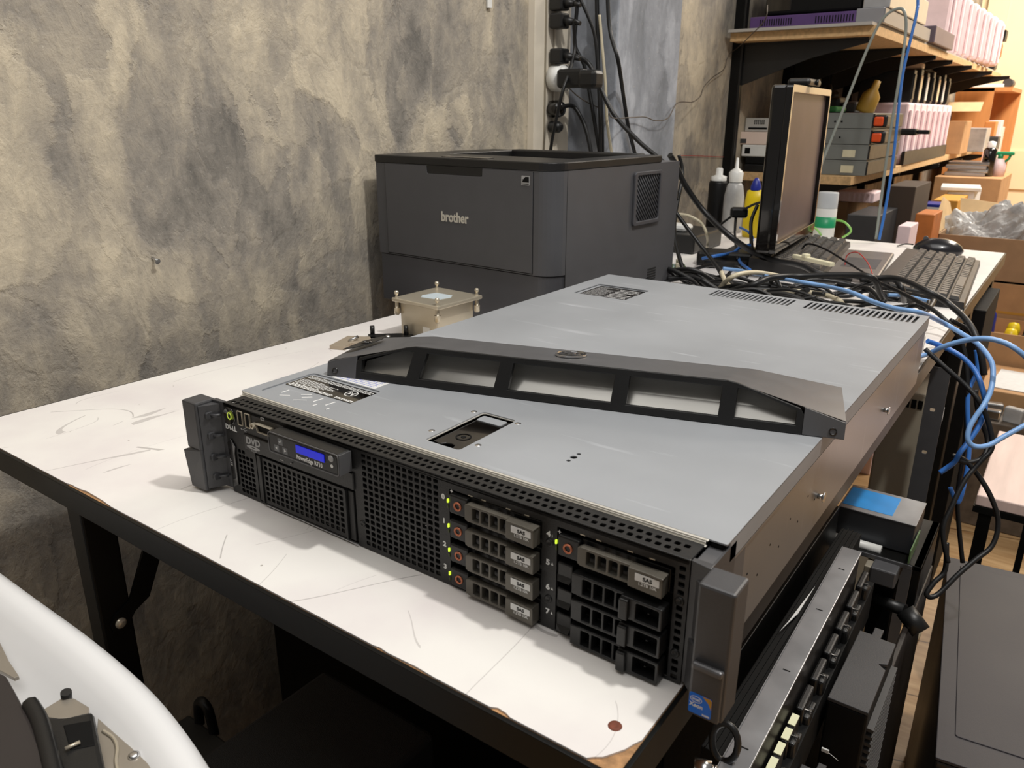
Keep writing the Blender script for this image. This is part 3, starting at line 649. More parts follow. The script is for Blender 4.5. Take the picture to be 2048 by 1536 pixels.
def carrier():
    # local origin: left end of the carrier, centre height, panel plane; 75 mm wide
    b = MB()
    b.box(0.0008, 0.0165, -0.002, 0.014, -0.0070, 0.0072, 0.0012)
    b.box(0.016, 0.0745, 0.002, 0.014, -0.0076, 0.0078, 0.0005)
    c = b.build('drive_carrier', M_blkpl, sv, label='carrier with a drive in it')
    b = MB()
    # handle: bent plate with four openings then a raised label field
    out = [(0.0172, -0.0052), (0.0195, -0.0064), (0.052, -0.0064), (0.052, 0.0064), (0.0195, 0.0064), (0.0172, 0.0052)]
    hs = [rrect(0.0234+0.0076*i, 0.0293+0.0076*i, -0.0046, 0.0047, 0.0009, 2) for i in range(4)]
    b.plate([out]+hs, 0.0050, T(0, -0.0005, 0) @ FP, 0.0005)
    b.frustum([(0.0505, -0.0005, -0.0062), (0.0745, -0.0005, -0.0066), (0.0745, -0.0005, 0.0066), (0.0505, -0.0005, 0.0062)],
              [(0.0525, -0.0078, -0.0062), (0.0742, -0.0082, -0.0066), (0.0742, -0.0082, 0.0066), (0.0525, -0.0078, 0.0062)], None, 0.0005)
    b.box(0.0690, 0.0748, -0.0095, -0.002, 0.0060, 0.0072, 0.0004)
    b.build('handle', M_car, c, label='grey metal handle')
    b = MB(); b.lathe([(0.0033, 0), (0.0033, 0.0007), (0.0027, 0.0010), (0.0021, 0.0007), (0.0021, 0)], 24, T(0.0085, -0.002, -0.0002) @ FP); b.build('release_ring', M_copper, c, label='copper coloured ring')
    b = MB(); b.plate([rrect(0.0572, 0.0724, -0.0001, 0.0046, 0.0003)], 0.0001, T(0, -0.0083, 0) @ FP); b.build('capacity_label', M_paper, c, label='white and grey capacity label')
    b = MB(); b.text('SAS', 0.0034, T(0.0651, -0.00845, 0.0021) @ FP, 0.0001, 0.0001, 0, 1.1); b.build('label_title', M_inside, c)
    b = MB(); b.text('1.2TB 10K', 0.0027, T(0.0652, -0.0084, -0.0016) @ FP, 0.0001, 0.00004); b.build('label_text', M_paper, c)
    b = MB(); b.box(0.0004, 0.0016, -0.0024, -0.001, 0.0002, 0.0030, 0.0003, T(-0.0012, 0, 0)); b.build('status_light', M_led, c, label='lit green status light')
    b = MB(); b.box(0.0004, 0.0016, -0.0020, -0.001, -0.0040, -0.0014, 0.0003, T(-0.0012, 0, 0)); b.build('dark_status_light', M_leddim, c)
    return c
def blank():
    b = MB()
    b.box(0.0012, 0.0120, -0.0010, 0.006, -0.0072, 0.0066, 0.0008)
    b.hull([(0.0012, -0.001, -0.0072), (0.0120, -0.001, -0.0072), (0.0120, -0.0045, -0.0045), (0.0055, -0.0032, -0.0052), (0.0012, -0.001, -0.002), (0.0120, -0.001, -0.002)],
           [(0, 1, 2, 3), (0, 3, 4), (3, 2, 5, 4), (1, 5, 2)])
    c = b.build('drive_blank', M_blkpl, sv, label='empty black plastic blank')
    b = MB()
    # wedge start, slotted middle, hollow box end
    out = [(0.0150, -0.0074), (0.0212, -0.0080), (0.0540, -0.0080), (0.0540, 0.0062), (0.0212, 0.0068), (0.0150, 0.0062)]
    hs = [rrect(0.0225+0.0078*i, 0.0287+0.0078*i, -0.0060, 0.0048, 0.0006, 1) for i in range(4)]
    b.plate([out]+hs, 0.0070, T(0, 0.0002, 0) @ FP, 0.0006)
    b.box(0.0500, 0.0560, -0.0125, 0.002, -0.0078, 0.0060, 0.0010)
    b.plate([rrect(0.0500, 0.0765, -0.0080, 0.0066, 0.001), rrect(0.0600, 0.0745, -0.0062, 0.0048, 0.001)], 0.0100, T(0, 0.0002, 0) @ FP, 0.0006)
    b.box(0.0600, 0.0745, 0.000, 0.002, -0.0062, 0.0048)
    b.box(0.0655, 0.0667, -0.0050, 0.0, -0.0030, -0.0022)
    b.build('blank_handle', M_blkpl, c)
    b = MB()
    for i, x in enumerate((0.0245, 0.0325, 0.0403)): b.box(x, x+0.0042, 0.0030, 0.0034, -0.0012-0.0004*i, -0.0006-0.0004*i)
    b.box(0.0655, 0.0685, 0.0, -0.0008, -0.0008, 0.0004); b.build('spring_glint', M_silver, c)
    return c
def cp(o, x, y, z): 
    c = copy_tree(o, sv); c.location = (x, y, z); return c
dc = carrier(); dc.location = (0.2580, 0, 0.0668)
for z in (0.0478, 0.0288, 0.0099): cp(dc, 0.2580, 0, z)
cp(dc, 0.3452, 0, 0.0652)
db = blank(); db.location = (0.3448, 0, 0.0462)
for z in (0.0278, 0.0096): cp(db, 0.3448, 0, z)
b = MB()
for s_, x, z in (('0', 0.2522, 0.0690), ('1', 0.2524, 0.0505), ('2', 0.2524, 0.0322), ('3', 0.2524, 0.0142), ('4', 0.3382, 0.0692), ('5', 0.3382, 0.0490), ('6', 0.3385, 0.0310), ('7', 0.3386, 0.0128)):
    b.text(s_, 0.0052, T(x, -0.0001, z) @ FP, 0.0001, 0.00022, 0, 1.1)
    if s_ in '567': b.plate([[(x+0.0024, z-0.0011), (x+0.0040, z-0.0011), (x+0.0032, z+0.0009)]], 0.0001, FP)
b.box(0.3408, 0.3411, -0.0001, 0, 0.0675, 0.0695)
b.text('+', 0.005, T(0.2602, -0.0005, 0.0755) @ FP, 0.0001); b.text('+', 0.005, T(0.3465, -0.0005, 0.0735) @ FP, 0.0001)
b.build('bay_numbers', M_white, fp)
# mounting ears
def ear_left():
    b = MB(); b.box(-0.0275, -0.0075, -0.0172, 0.0025, 0.040, 0.0842, 0.0016)
    b.frustum([(-0.0280, -0.0180, 0.0025), (-0.0075, -0.0172, 0.0025), (-0.0075, 0.0025, 0.0025), (-0.0275, 0.0025, 0.0025)],
              [(-0.0295, -0.0205, 0.0385), (-0.0075, -0.0172, 0.0415), (-0.0075, 0.0025, 0.0415), (-0.0275, 0.0025, 0.0385)], None, 0.001)
    b.prism([(-0.0078, -0.001), (0.0068, 0.0006), (0.0068, 0.004), (-0.0078, 0.004)], 0.003, 0.0838, bev=0.0004)
    b.prism([(-0.0075, -0.0150), (-0.0066, -0.0150), (0.0020, 0.0010), (-0.0075, 0.0010)], 0.0045, 0.0815, bev=0.0003)
    e = b.build('rack_ear', M_dgrey, sv, label='left mounting ear with four hooks')
    for k, z in enumerate((0.0722, 0.0535, 0.0335, 0.0150)):
        b = MB(); x0 = -0.0040
        b.plate([rrect(-0.0125, 0.0005, z-0.0032, z+0.0032, 0.0022), rrect(-0.0105, 0.003, z-0.0012, z+0.0012, 0.0008)] if False else [rrect(-0.0115, -0.0005, z-0.0032, z+0.0032, 0.0022)], 0.0040, T(-0.0055, 0, 0) @ RFX, 0.0006)
        b.tube([(-0.0030, -0.0075, z), (0.0018, -0.0045, z), (0.0040, -0.0008, z)], 0.0013, 8)
        b.build('hook', M_dgrey, e)
    return e
ear_left()
b = MB(); b.box(0.4435, 0.4640, -0.0182, 0.0025, 0.0022, 0.0842, 0.0016)
b.prism([(0.4318, 0.0004), (0.4440, -0.0020), (0.4440, 0.004), (0.4318, 0.004)], 0.003, 0.0842, bev=0.0004)
b.prism([(0.4340, -0.0002), (0.4440, -0.0100), (0.4440, 0.002), (0.4340, 0.003)], 0.0025, 0.0350, bev=0.0006)
b.prism([(0.4355, -0.0002), (0.4440, -0.0080), (0.4440, 0.002), (0.4355, 0.003)], 0.0365, 0.0740, bev=0.0006)
b.box(0.4415, 0.4430, 0.003, 0.04, 0.004, 0.082)
re_ = b.build('rack_ear', M_dgrey, sv, label='right mounting ear with a blue badge')
b = MB(); b.box(0.4450, 0.4628, -0.0212, -0.0178, 0.0030, 0.0372, 0.0014); b.build('release_latch', M_dgrey, re_)
b = MB(); b.box(0.4452, 0.4626, -0.0228, -0.0195, 0.0335, 0.0380, 0.0014); b.build('latch_grip', M_mgrey, re_)
Lb = T(0, -0.0213, 0) @ FP
b = MB(); b.plate([rrect(0.4456, 0.4586, 0.0050, 0.0182, 0.0012)], 0.0002, Lb); bd = b.build('badge', mat('badge_blue', (30, 110, 214), 0.3, 0, 0.12, 60), re_, label='blue and gold processor badge')
b = MB(); b.plate([[(0.4530, 0.0181), (0.4575, 0.0181), (0.4585, 0.0172), (0.4585, 0.0112), (0.4566, 0.0150)]], 0.0001, T(0, -0.0215, 0) @ FP); b.build('gold_corner', mat('badge_gold', (196, 150, 60), 0.35, 0.3), bd)
b = MB(); b.plate([circ(0.4497, 0.0146, 0.0034, 24, 0.0021), circ(0.4497, 0.0146, 0.0031, 24, 0.00185)], 0.0001, T(0, -0.0216, 0) @ FP)
b.text('intel', 0.0026, T(0.4497, -0.0216, 0.0146) @ FP, 0.0001, 0.00004); b.text('Xeon', 0.0036, T(0.4500, -0.0216, 0.0107) @ FP, 0.0001, 0.0001, 0, 0.95); b.text('inside', 0.0018, T(0.4558, -0.0216, 0.0064) @ FP, 0.0001, 0.00008)
b.build('badge_print', M_white, bd)
b = MB(); b.lathe([(0.0016, 0), (0.0012, 0.001), (0, 0.001)], 10, T(0.4535, -0.012, 0.0024) @ RXm(math.pi)); b.build('ear_screw', M_silver, re_)

# ------------------------------------------------------------------ loose front bezel on the cover
bz = thing('removable_fascia', 'grey and black plastic bezel with five windows lying across the server lid', 'bezel', (0.029, 0.097, Zt+0.0003), math.radians(16.15))
W_ = 0.446
def ridge(u):   # height of the front face
    e = min(u, W_-u)
    return 0.0125+0.0215*min(1, e/0.088)
us = [0.004*i for i in range(24)]+[0.10, 0.15, W_/2, W_-0.15, W_-0.10]+[W_-0.004*i for i in range(23, -1, -1)]
def hb(u):
    e = min(u, W_-u); return 0.0128+min(1, e/0.07)*0.0082
def vr(u): return 0.0035+ridge(u)*0.14
V = []; F = []
for u in us:
    V += [(u, vr(u), ridge(u)), (u, 0.0865, hb(u)), (u, 0.0885, hb(u)-0.002), (u, 0.0885, 0.0), (u, 0.0855, 0.0), (u, 0.0845, hb(u)-0.0035), (u, vr(u)+0.004, ridge(u)-0.003)]
for i in range(len(us)-1):
    a, c = 7*i, 7*(i+1)
    for k in range(7): 
        k2 = (k+1) % 7; F.append((a+k, c+k, c+k2, a+k2))
F.append((0, 1, 2, 3, 4, 5, 6)); F.append(tuple(7*(len(us)-1)+k for k in range(7)))
b = MB(); b.hull(V, F)
b.frustum([(0, 0, 0), (0.0022, 0, 0), (0.0022, 0.088, 0), (0, 0.088, 0)], [(0, 0.004, 0.0126), (0.0022, 0.004, 0.0126), (0.0022, 0.087, 0.0128), (0, 0.087, 0.0128)])
b.frustum([(W_-0.0022, 0, 0), (W_, 0, 0), (W_, 0.088, 0), (W_-0.0022, 0.088, 0)], [(W_-0.0022, 0.004, 0.0126), (W_, 0.004, 0.0126), (W_, 0.087, 0.0128), (W_-0.0022, 0.087, 0.0128)])
bb = bmesh.new(); rw = [[bb.verts.new((u, vr(u)+(0.0865-vr(u))*f_, ridge(u)+(hb(u)-ridge(u))*f_+0.0004)) for f_ in (0, 0.5, 1)] for u in us]
for A, B in zip(rw, rw[1:]):
    for k in range(2): bb.faces.new((A[k], B[k], B[k+1], A[k+1])).smooth = True
b.merge(bb)
shell = b.build('bezel_shell', M_mgrey, bz)
# front face frames: plate in (u, s) where s runs up the slanted face
ang = math.atan2(0.008, 0.034)
FF = RXm(math.pi/2-ang)                     # local y climbs the front face
Lf = math.hypot(0.008, 0.034)
k_ = Lf/0.034
for (ua, ub, e0, e1) in ((0.0, 0.030, 0.0125, 0.0205), (W_-0.030, W_, 0.0205, 0.0125)):
    b = MB(); b.plate([[(ua, 0), (ub, 0), (ub, e1*k_), (ua, e0*k_)]], 0.0022, FF @ T(0, 0, -0.0014), 0.0004)
    b.build('bezel_end', M_mgrey, bz)
b = MB()
out = [(0.030, 0), (W_-0.030, 0), (W_-0.030, 0.0150*k_), (W_-0.033, 0.0195*k_), (W_-0.080, 0.0330*k_), (W_-0.088, 0.0343*k_), (0.088, 0.0343*k_), (0.080, 0.0330*k_), (0.033, 0.0195*k_), (0.030, 0.0150*k_)]
h5 = [[(0.0355, 0.0068*k_), (0.0810, 0.0068*k_), (0.0870, 0.0295*k_), (0.0750, 0.0292*k_), (0.0400, 0.0190*k_), (0.0355, 0.0165*k_)],
      [(0.0935, 0.0068*k_), (0.1645, 0.0068*k_), (0.1690, 0.0292*k_), (0.1000, 0.0292*k_)],
      [(0.1775, 0.0066*k_), (0.2670, 0.0066*k_), (0.2690, 0.0292*k_), (0.1810, 0.0292*k_)],
      [(0.2800, 0.0064*k_), (0.3530, 0.0064*k_), (0.3540, 0.0292*k_), (0.2810, 0.0292*k_)],
      [(0.3655, 0.0066*k_), (0.4105, 0.0066*k_), (0.4105, 0.0175*k_), (0.3740, 0.0290*k_), (0.3660, 0.0292*k_)]]
b.plate([out]+h5, 0.0060, FF @ T(0, 0, -0.0052), 0.0007)
b.build('window_frame', M_blkpl, bz, label='black window frame')
b = MB()
z0_, z1_ = 0.0035, 0.0300
b.hull([(0.033, 0.0085, z0_), (W_-0.033, 0.0085, z0_), (W_-0.085, 0.030, z1_), (0.085, 0.030, z1_), (0.033, 0.0095, z0_), (W_-0.033, 0.0095, z0_), (W_-0.085, 0.031, z1_), (0.085, 0.031, z1_), (0.033, 0.0165, 0.0125), (W_-0.033, 0.0165, 0.0125), (0.033, 0.0175, 0.0125), (W_-0.033, 0.0175, 0.0125)], [(0, 1, 9, 8), (8, 9, 2, 3), (4, 10, 11, 5), (10, 7, 6, 11), (0, 4, 5, 1), (3, 2, 6, 7), (0, 8, 10, 4), (8, 3, 7, 10), (1, 5, 11, 9), (9, 11, 6, 2)])
b.build('light_guide', mat('reflection_sheet', (176, 174, 168), 0.2, 0.35, 0.25, 6, 0, None, stretch=(1, 6, 6)), bz, label='pale sheet imitating bright reflections behind the windows')  # inner sheet made pale and tilted to imitate reflections in the windows
# logo and lock on the grey band
bn = Vector((0, 0.0785, -0.013)); ba = math.atan2(-0.013, 0.0785)
def onband(u, v): return T(u, v, 0.034-(v-0.008)*0.013/0.0785+0.0008) @ RXm(ba)
b = MB(); b.plate([circ(0, 0, 0.0125, 32, 0.0200)], 0.0010, onband(0.219, 0.053)); lg = b.build('logo_disc', M_gloss, bz)
b = MB(); b.plate([circ(0, 0, 0.0135, 32, 0.0215), circ(0, 0, 0.0122, 32, 0.0196)], 0.0018, onband(0.219, 0.053), 0.0004); b.build('logo_rim', M_silver, lg)
b = MB(); b.text('D', 0.011, onband(0.2115, 0.053) @ T(0, 0, 0.001), 0.0006, 0.0003, 0, 0.8); b.text('E', 0.010, onband(0.2165, 0.053) @ T(0, 0, 0.001) @ RZ(0.6), 0.0006, 0.0003, 0, 0.8); b.text('LL', 0.011, onband(0.2245, 0.053) @ T(0, 0, 0.001), 0.0006, 0.0003, 0, 0.8); b.build('logo_letters', M_silver, lg)
b = MB(); b.plate([[(0.002, 0.026), (0.012, 0.030), (0.022, 0.045), (0.026, 0.062), (0.023, 0.072), (0.014, 0.066), (0.006, 0.050)]], 0.0008, Matrix.Identity(4) @ T(0, 0, 0.0172) @ RY(-math.radians(8)), 0.0002); lk = b.build('lock_plate', M_blkpl, bz)
b = MB(); b.lathe([(0.0055, 0), (0.0055, 0.0012), (0.0040, 0.0012), (0.0036, 0.0002), (0, 0.0002)], 20, T(0.015, 0.048, 0.0202) @ RY(-math.radians(8))); b.build('lock_cylinder', M_gloss, lk)
for u, z in ((0.0085, 0.0050), (0.4375, 0.0052)):
    b = MB(); b.lathe([(0.0030, 0), (0.0030, 0.0006), (0.0022, 0.0006), (0.0018, -0.0006), (0, -0.0006)], 20, T(u, z*0.235-0.0008, z) @ RXm(math.pi/2-ang)); b.build('end_socket', M_gloss, bz)

# ------------------------------------------------------------------ laser printer
pr = thing('laser_printer', 'big dark grey laser printer standing against the plaster wall', 'printer', (-0.4243, 0.6207, 0), -0.0456)
PW, PD = 0.3731, 0.388
def body(r, x0=0, x1=PW, y0=0, y1=PD, n=8):
    return [(x0, y0), (x0, y1), (x1, y1)][0:0] + [(x0, y1), (x0, y0+0.004), (x0+0.002, y0)] + [(x1-r+r*math.sin(t), y0+r-r*math.cos(t)) for t in [math.pi/2*k/n for k in range(n+1)]] + [(x1, y1)]
M_prn = mat('printer_grey', (79, 79, 82), 0.5, 0, 0.04, 30, 0.1, 1600)
M_prnl = mat('printer_lower_grey', (71, 71, 75), 0.5, 0, 0.04, 30, 0.1, 1600)
M_seam = mat('seam_black', (14, 14, 14), 0.8)
b = MB(); b.prism(body(0.033), 0.0865, 0.2390); b.build('printer_body', M_prn, pr)
b = MB(); b.prism(body(0.031, 0.002, PW-0.002, 0.0015), 0.004, 0.0850); b.build('paper_cassette', M_prnl, pr)
b = MB(); b.prism(body(0.030, 0.004, PW-0.004, 0.004), 0.0845, 0.0870); b.build('seam', M_seam, pr)
b = MB(); b.box(0.02, 0.35, 0.03, 0.36, 0.0, 0.0045); b.build('printer_foot', M_seam, pr)
b = MB(); b.box(PW-0.0035, PW-0.0001, 0.0355, PD-0.0005, 0.004, 0.2388); b.build('side_panel', M_prn, pr)
# front door panel: plate with a notch for the grip
fd = [(0.0250, 0.0895), (0.3365, 0.0895), (0.3365, 0.2375), (0.2406, 0.2375), (0.2400, 0.2275), (0.2380, 0.2262), (0.1255, 0.2258), (0.1232, 0.2275), (0.1215, 0.2375), (0.0250, 0.2375)]
b = MB(); b.plate([fd], 0.0016, T(0, 0.0004, 0) @ FP, 0.0002); dr_ = b.build('front_door', M_prn, pr)
b = MB(); b.box(0.0236, 0.0250, -0.0002, 0.002, 0.0880, 0.2380); b.box(0.3366, 0.3377, -0.0002, 0.002, 0.0880, 0.2380); b.box(0.0236, 0.3377, -0.0002, 0.002, 0.0880, 0.0893)
b.box(PW-0.0003, PW+0.0002, 0.0345, 0.0355, 0.002, 0.2390); b.build('door_gap', M_seam, pr)
b = MB(); b.box(0.1225, 0.2400, -0.0003, 0.0006, 0.2270, 0.2392, 0.0002); b.box(0.126, 0.2385, -0.0008, 0.0, 0.2270, 0.2285, 0.0002); b.build('grip_recess', M_blkpl, dr_)
b = MB(); b.text('brother', 0.0215, T(0.1818, -0.0013, 0.1600) @ FP, 0.0006, 0.0006, 0, 0.86); b.build('maker_print', mat('warm_silver_print', (214, 210, 198), 0.3, 0.3), dr_)
b = MB(); b.plate([rrect(0.3160, 0.3310, 0.2182, 0.2318, 0.0008)], 0.0004, T(0, -0.0012, 0) @ FP); es = b.build('energy_label', M_greyprint, dr_)
b = MB(); b.plate([[(0.3172, 0.2226), (0.3320-0.002, 0.2226), (0.3298, 0.2304), (0.3235, 0.2304), (0.3200, 0.2270)]], 0.0001, T(0, -0.0017, 0) @ FP); b.tube([(0.3175, -0.0018, 0.2262), (0.3230, -0.0018, 0.2275), (0.3290, -0.0018, 0.2250)], 0.0003, 5); b.box(0.3172, 0.3298, -0.0018, -0.0016, 0.2196, 0.2208); b.build('energy_mark', M_inside, es)
# side vent cover and louvres, on the +x side
SF = T(PW, 0, 0) @ RFX
b = MB(); b.plate([rrect(0.226, 0.319, 0.1395, 0.2275, 0.006), rrect(0.234, 0.312, 0.146, 0.2215, 0.004)], 0.0045, SF, 0.001); vf = b.build('vent_frame', M_prnl, pr)
b = MB()
for i in range(-7, 14):
    y0 = 0.234+0.0078*i
    a_, c_ = (max(y0, 0.234), 0.2215-(max(y0, 0.234)-y0)*1.05), (min(y0+0.072, 0.312), 0.2215-(min(y0+0.072, 0.312)-y0)*1.05)
    if c_[0] > a_[0]+0.002 and a_[1] > 0.147:
        if c_[1] < 0.147: t_ = (a_[1]-0.147)/(a_[1]-c_[1]); c_ = (a_[0]+(c_[0]-a_[0])*t_, 0.147)
        b.tube([(PW+0.0016, a_[0], a_[1]), (PW+0.0016, c_[0], c_[1])], 0.0009, 5)
b.box(PW+0.0001, PW+0.0008, 0.234, 0.312, 0.146, 0.2215)
b.build('vent_grille', M_prnl, vf)
for k in range(5):
    b = MB(); b.box(PW-0.0005, PW+0.0006, 0.293, 0.3225, 0.0375+0.0046*k, 0.0398+0.0046*k); b.build('louvre', M_seam, pr)
# black lid with sunken paper output
LZ = 0.2392
b = MB()
lid = body(0.034, -0.001, PW+0.001, -0.001, 0.318)
well = [(0.060, 0.110), (0.330, 0.110), (0.330, 0.300), (0.060, 0.300)]
b.plate([lid, well], 0.0125, T(0, 0, LZ), 0.0018); b.build('printer_lid', M_blkpl, pr)
b = MB(); b.hull([(0.059, 0.108, LZ+0.008), (0.331, 0.108, LZ+0.008), (0.331, 0.302, LZ-0.045), (0.059, 0.302, LZ-0.045), (0.059, 0.108, LZ+0.0065), (0.331, 0.108, LZ+0.0065), (0.331, 0.302, LZ-0.0465), (0.059, 0.302, LZ-0.0465)], [(0, 1, 2, 3), (4, 7, 6, 5), (0, 3, 7, 4), (1, 5, 6, 2), (0, 4, 5, 1), (3, 2, 6, 7)])
b.build('output_slope', M_blkpl, pr)
b = MB(); b.box(0.055, 0.335, 0.302, 0.330, LZ-0.010, LZ+0.0135, 0.002); b.build('rear_lid_bar', M_blkpl, pr)
b = MB(); b.box(0.14, 0.235, 0.016, 0.034, LZ+0.0118, LZ+0.0136, 0.0006); b.build('control_strip', M_gloss, pr)

# ------------------------------------------------------------------ nickel box with ball headed screws
nb = thing('nickel_plated_box', 'small nickel-plated box with a screwed lid and ball-headed corner screws', 'metal box', (-0.236, 0.460, 0), -0.05)
b = MB(); b.box(0.006, 0.080, 0.006, 0.086, 0.001, 0.0535, 0.001); b.build('box_body', M_nickel, nb)
b = MB(); b.box(-0.003, 0.091, -0.003, 0.095, 0.0535, 0.0590, 0.0012); lid_ = b.build('box_lid', M_nickel, nb)
b = MB(); b.plate([[(0.022, 0.036), (0.030, 0.026), (0.062, 0.030), (0.066, 0.052), (0.058, 0.064), (0.026, 0.062)]], 0.0004, T(0, 0, 0.0590)); b.build('pale_sticker', mat('pale_blue_sticker', (196, 208, 214), 0.5), lid_)
for x, y in ((0.003, 0.002), (0.084, 0.004), (0.003, 0.088), (0.084, 0.090)):
    b = MB(); b.lathe([(0.0045, 0.044), (0.0045, 0.035), (0.0028, 0.033), (0.0028, 0.0535), (0.0028, 0.0595), (0.0018, 0.0615), (0.0018, 0.063), (0.0030, 0.0645), (0.0036, 0.0665), (0.0028, 0.0690), (0, 0.0700)], 16, T(x, y, 0)); b.build('corner_screw', M_nickel, nb)
b = MB(); b.box(0.052, 0.066, 0.0052, 0.0060, 0.010, 0.022); b.build('barcode_sticker', M_paper, nb)
tp = thing('tan_card', 'tan card lying beside the nickel-plated box', 'card', (-0.205, 0.385, 0.0003), 0.0)
b = MB(); b.prism([(0, 0), (0.09, -0.02), (0.105, 0.05), (0.012, 0.066)], 0, 0.0012); b.build('card_sheet', M_tan, tp)
bk = thing('black_bracket', 'small black plastic bracket with two upright pins on the table', 'bracket', (-0.263, 0.428, 0))
b = MB(); b.prism([(0, 0), (0.028, -0.022), (0.052, -0.004), (0.066, 0.026), (0.056, 0.042), (0.036, 0.032)], 0.0, 0.006, bev=0.0015); pl = b.build('bracket_base', M_blkpl, bk)
for x, y, h_ in ((0.006, 0.004, 0.018), (0.050, 0.030, 0.020)):
    b = MB(); b.cyl((x, y, 0.005), (x, y, h_), 0.0035, n=12); b.build('pin', M_blkpl, bk)
b = MB(); b.lathe([(0, 0.002), (0.003, 0.0014), (0.004, 0)], 12, T(0.034, 0.008, 0.006)); b.build('screw', M_silver, bk)
mpz = thing('metal_offcut', 'small beige metal offcut left of the bezel on the table', 'metal piece', (-0.262, 0.352, 0), 0.55)
b = MB(); b.prism([(0, 0), (0.024, -0.004), (0.026, 0.016), (0.052, 0.014), (0.056, 0.050), (0.012, 0.052)], 0, 0.006, bev=0.0008); b.build('offcut', mat('beige_metal', (184, 170, 150), 0.4, 0.35), mpz)
b = MB(); b.cyl((0.022, 0.022, 0.006), (0.034, 0.030, 0.011), 0.0025, n=12); b.build('bent_pin', M_silver, mpz)

# ------------------------------------------------------------------ wall fittings
def onwall(u, v, off=0.0):
    # point of the pixel ray on the left wall, moved out by off
    d = ray(u, v); n = Vector((1, -0.04, 0)); t = (-0.486+off-n.dot(CAM))/n.dot(d); return CAM+d*t
WA = math.atan(0.04)     # wall direction
def wallM(y, z, off=0.0): return T(wx(y, off), y, z) @ RZ(-WA) @ RFX      # local x along the wall, y up, z out
tr = MB(); y0 = onwall(1055, 150).y; y1 = onwall(1092, 150).y
tr.plate([rrect(0, y1-y0, FL+0.3, 1.6)], 0.018, wallM(y0, 0), 0.001); o = struct(tr.build('trim_1', M_trunk), 'ivory vertical trunking')
tr = MB(); tr.plate([rrect((y1-y0)*0.52, (y1-y0)*0.60, FL+0.3, 1.6)], 0.0196, wallM(y0, 0)); o = struct(tr.build('trim_2', mat('trunk_shadow_line', (150, 140, 122), 0.6)), 'shadow line of the trunking, painted as a narrow strip')  # shade line on the trunking painted as a darker strip
ps = thing('power_strip', 'long white power strip mounted upright on the wall, full of plugs', 'power strip', (wx(y1+0.003), y1+0.003, 0), -WA)
b = MB(); yw = onwall(1124, 150).y-y1-0.004; b.plate([rrect(0, yw, -0.10, 1.0, 0.004)], 0.022, RFX, 0.002); b.build('strip_body', M_trunk, ps)
plugs = []
for k, v in enumerate((4, 40, 110)):
    p = onwall(1108, v, 0.024)
    pg = thing('black_plug', 'black mains plug, %s in the upright power strip' % ('topmost', 'second from the top', 'third from the top')[k], 'plug', (p.x, p.y, p.z), -WA, 'black plugs in the power strip')
    b = MB(); b.box(-0.002, 0.030, -0.016, 0.016, -0.018, 0.012, 0.004); b.cyl((0.028, 0, -0.004), (0.048, 0.004, -0.006), 0.011, 0.006, 12); b.build('plug_body', M_blkpl, pg)
    b = MB(); b.cyl((0.046, 0.0035, -0.006), (0.064, 0.004, -0.010), 0.0055, 0.0045, 10); b.build('plug_collar', M_blkpl, pg); plugs.append(Vector((p.x+0.062, p.y+0.002, p.z-0.01)))
p = onwall(1108, 157, 0.024)
wp = thing('white_charger', 'round white wall charger plugged into the power strip', 'charger', (p.x, p.y, p.z), -WA)
b = MB(); b.cyl((-0.002, 0, 0), (0.028, 0, 0), 0.027, n=28); b.cyl((0.028, 0, 0), (0.034, 0, 0), 0.027, 0.020, n=28); b.build('charger_body', M_whitepl, wp)
p2 = onwall(1124, 156, 0.060)
ad = thing('black_adapter', 'black block adapter plugged in over the white charger', 'power adapter', (p2.x, p2.y, p2.z), -WA+0.0)
b = MB(); b.box(-0.006, 0.060, -0.014, 0.018, -0.020, 0.017, 0.006); b.box(0.050, 0.092, -0.018, 0.022, -0.022, 0.014, 0.008); b.build('adapter_body', M_blkpl, ad)
p = onwall(1105, 218, 0.024)
rp = thing('round_black_plug', 'round black plug low in the power strip with its cord bending down', 'plug', (p.x, p.y, p.z), -WA)
b = MB(); b.lathe([(0.018, -0.002), (0.018, 0.018), (0.014, 0.026), (0, 0.028)], 20, RY(math.pi/2)); b.build('plug_body', M_gloss, rp)
p = onwall(1103, 254, 0.024)
rq = thing('small_black_plug', 'smallest black plug at the bottom of the power strip', 'plug', (p.x, p.y, p.z), -WA)
b = MB(); b.lathe([(0.012, -0.002), (0.012, 0.02), (0.008, 0.026), (0, 0.027)], 16, RY(math.pi/2)); b.build('plug_body', M_blkpl, rq)
p = onwall(976, 3, 0.001); hk = MB(); hk.box(0, 0.006, -0.006, 0.006, -0.012, 0.03, 0.001); o = hk.build('wall_clip', M_whitepl, None, (p.x, p.y, p.z), -WA); tag(o, 'small white plastic clip on the wall at the top edge', 'clip')
p = onwall(305, 515, 0.0); hk = MB(); hk.cyl((-0.003, 0, 0), (0.012, 0, -0.004), 0.0022, n=10); hk.cyl((0.011, 0, -0.004), (0.0125, 0, -0.0045), 0.004, n=12); o = hk.build('wall_nail', M_silver, None, (p.x, p.y, p.z)); tag(o, 'shiny nail sticking out of the plaster wall', 'nail')

# ------------------------------------------------------------------ cables
def P(q):
    u, v, k, val = q
    return {'z': atz, 'y': aty, 'x': atx, 'd': atd}[k](u, v, val) if k in 'zyxd' else onwall(u, v, val)
def cable(name, pts, r, m, label, cat='cable', group=None, k=8, n=8):
    pp = [P(q) if not isinstance(q, Vector) else q for q in pts]
    c0 = pp[0].copy(); b = MB(); b.tube([p-c0 for p in spline(pp, k)], r, n)
    o = b.build(name, m, None, c0); tag(o, label, cat, group); return o
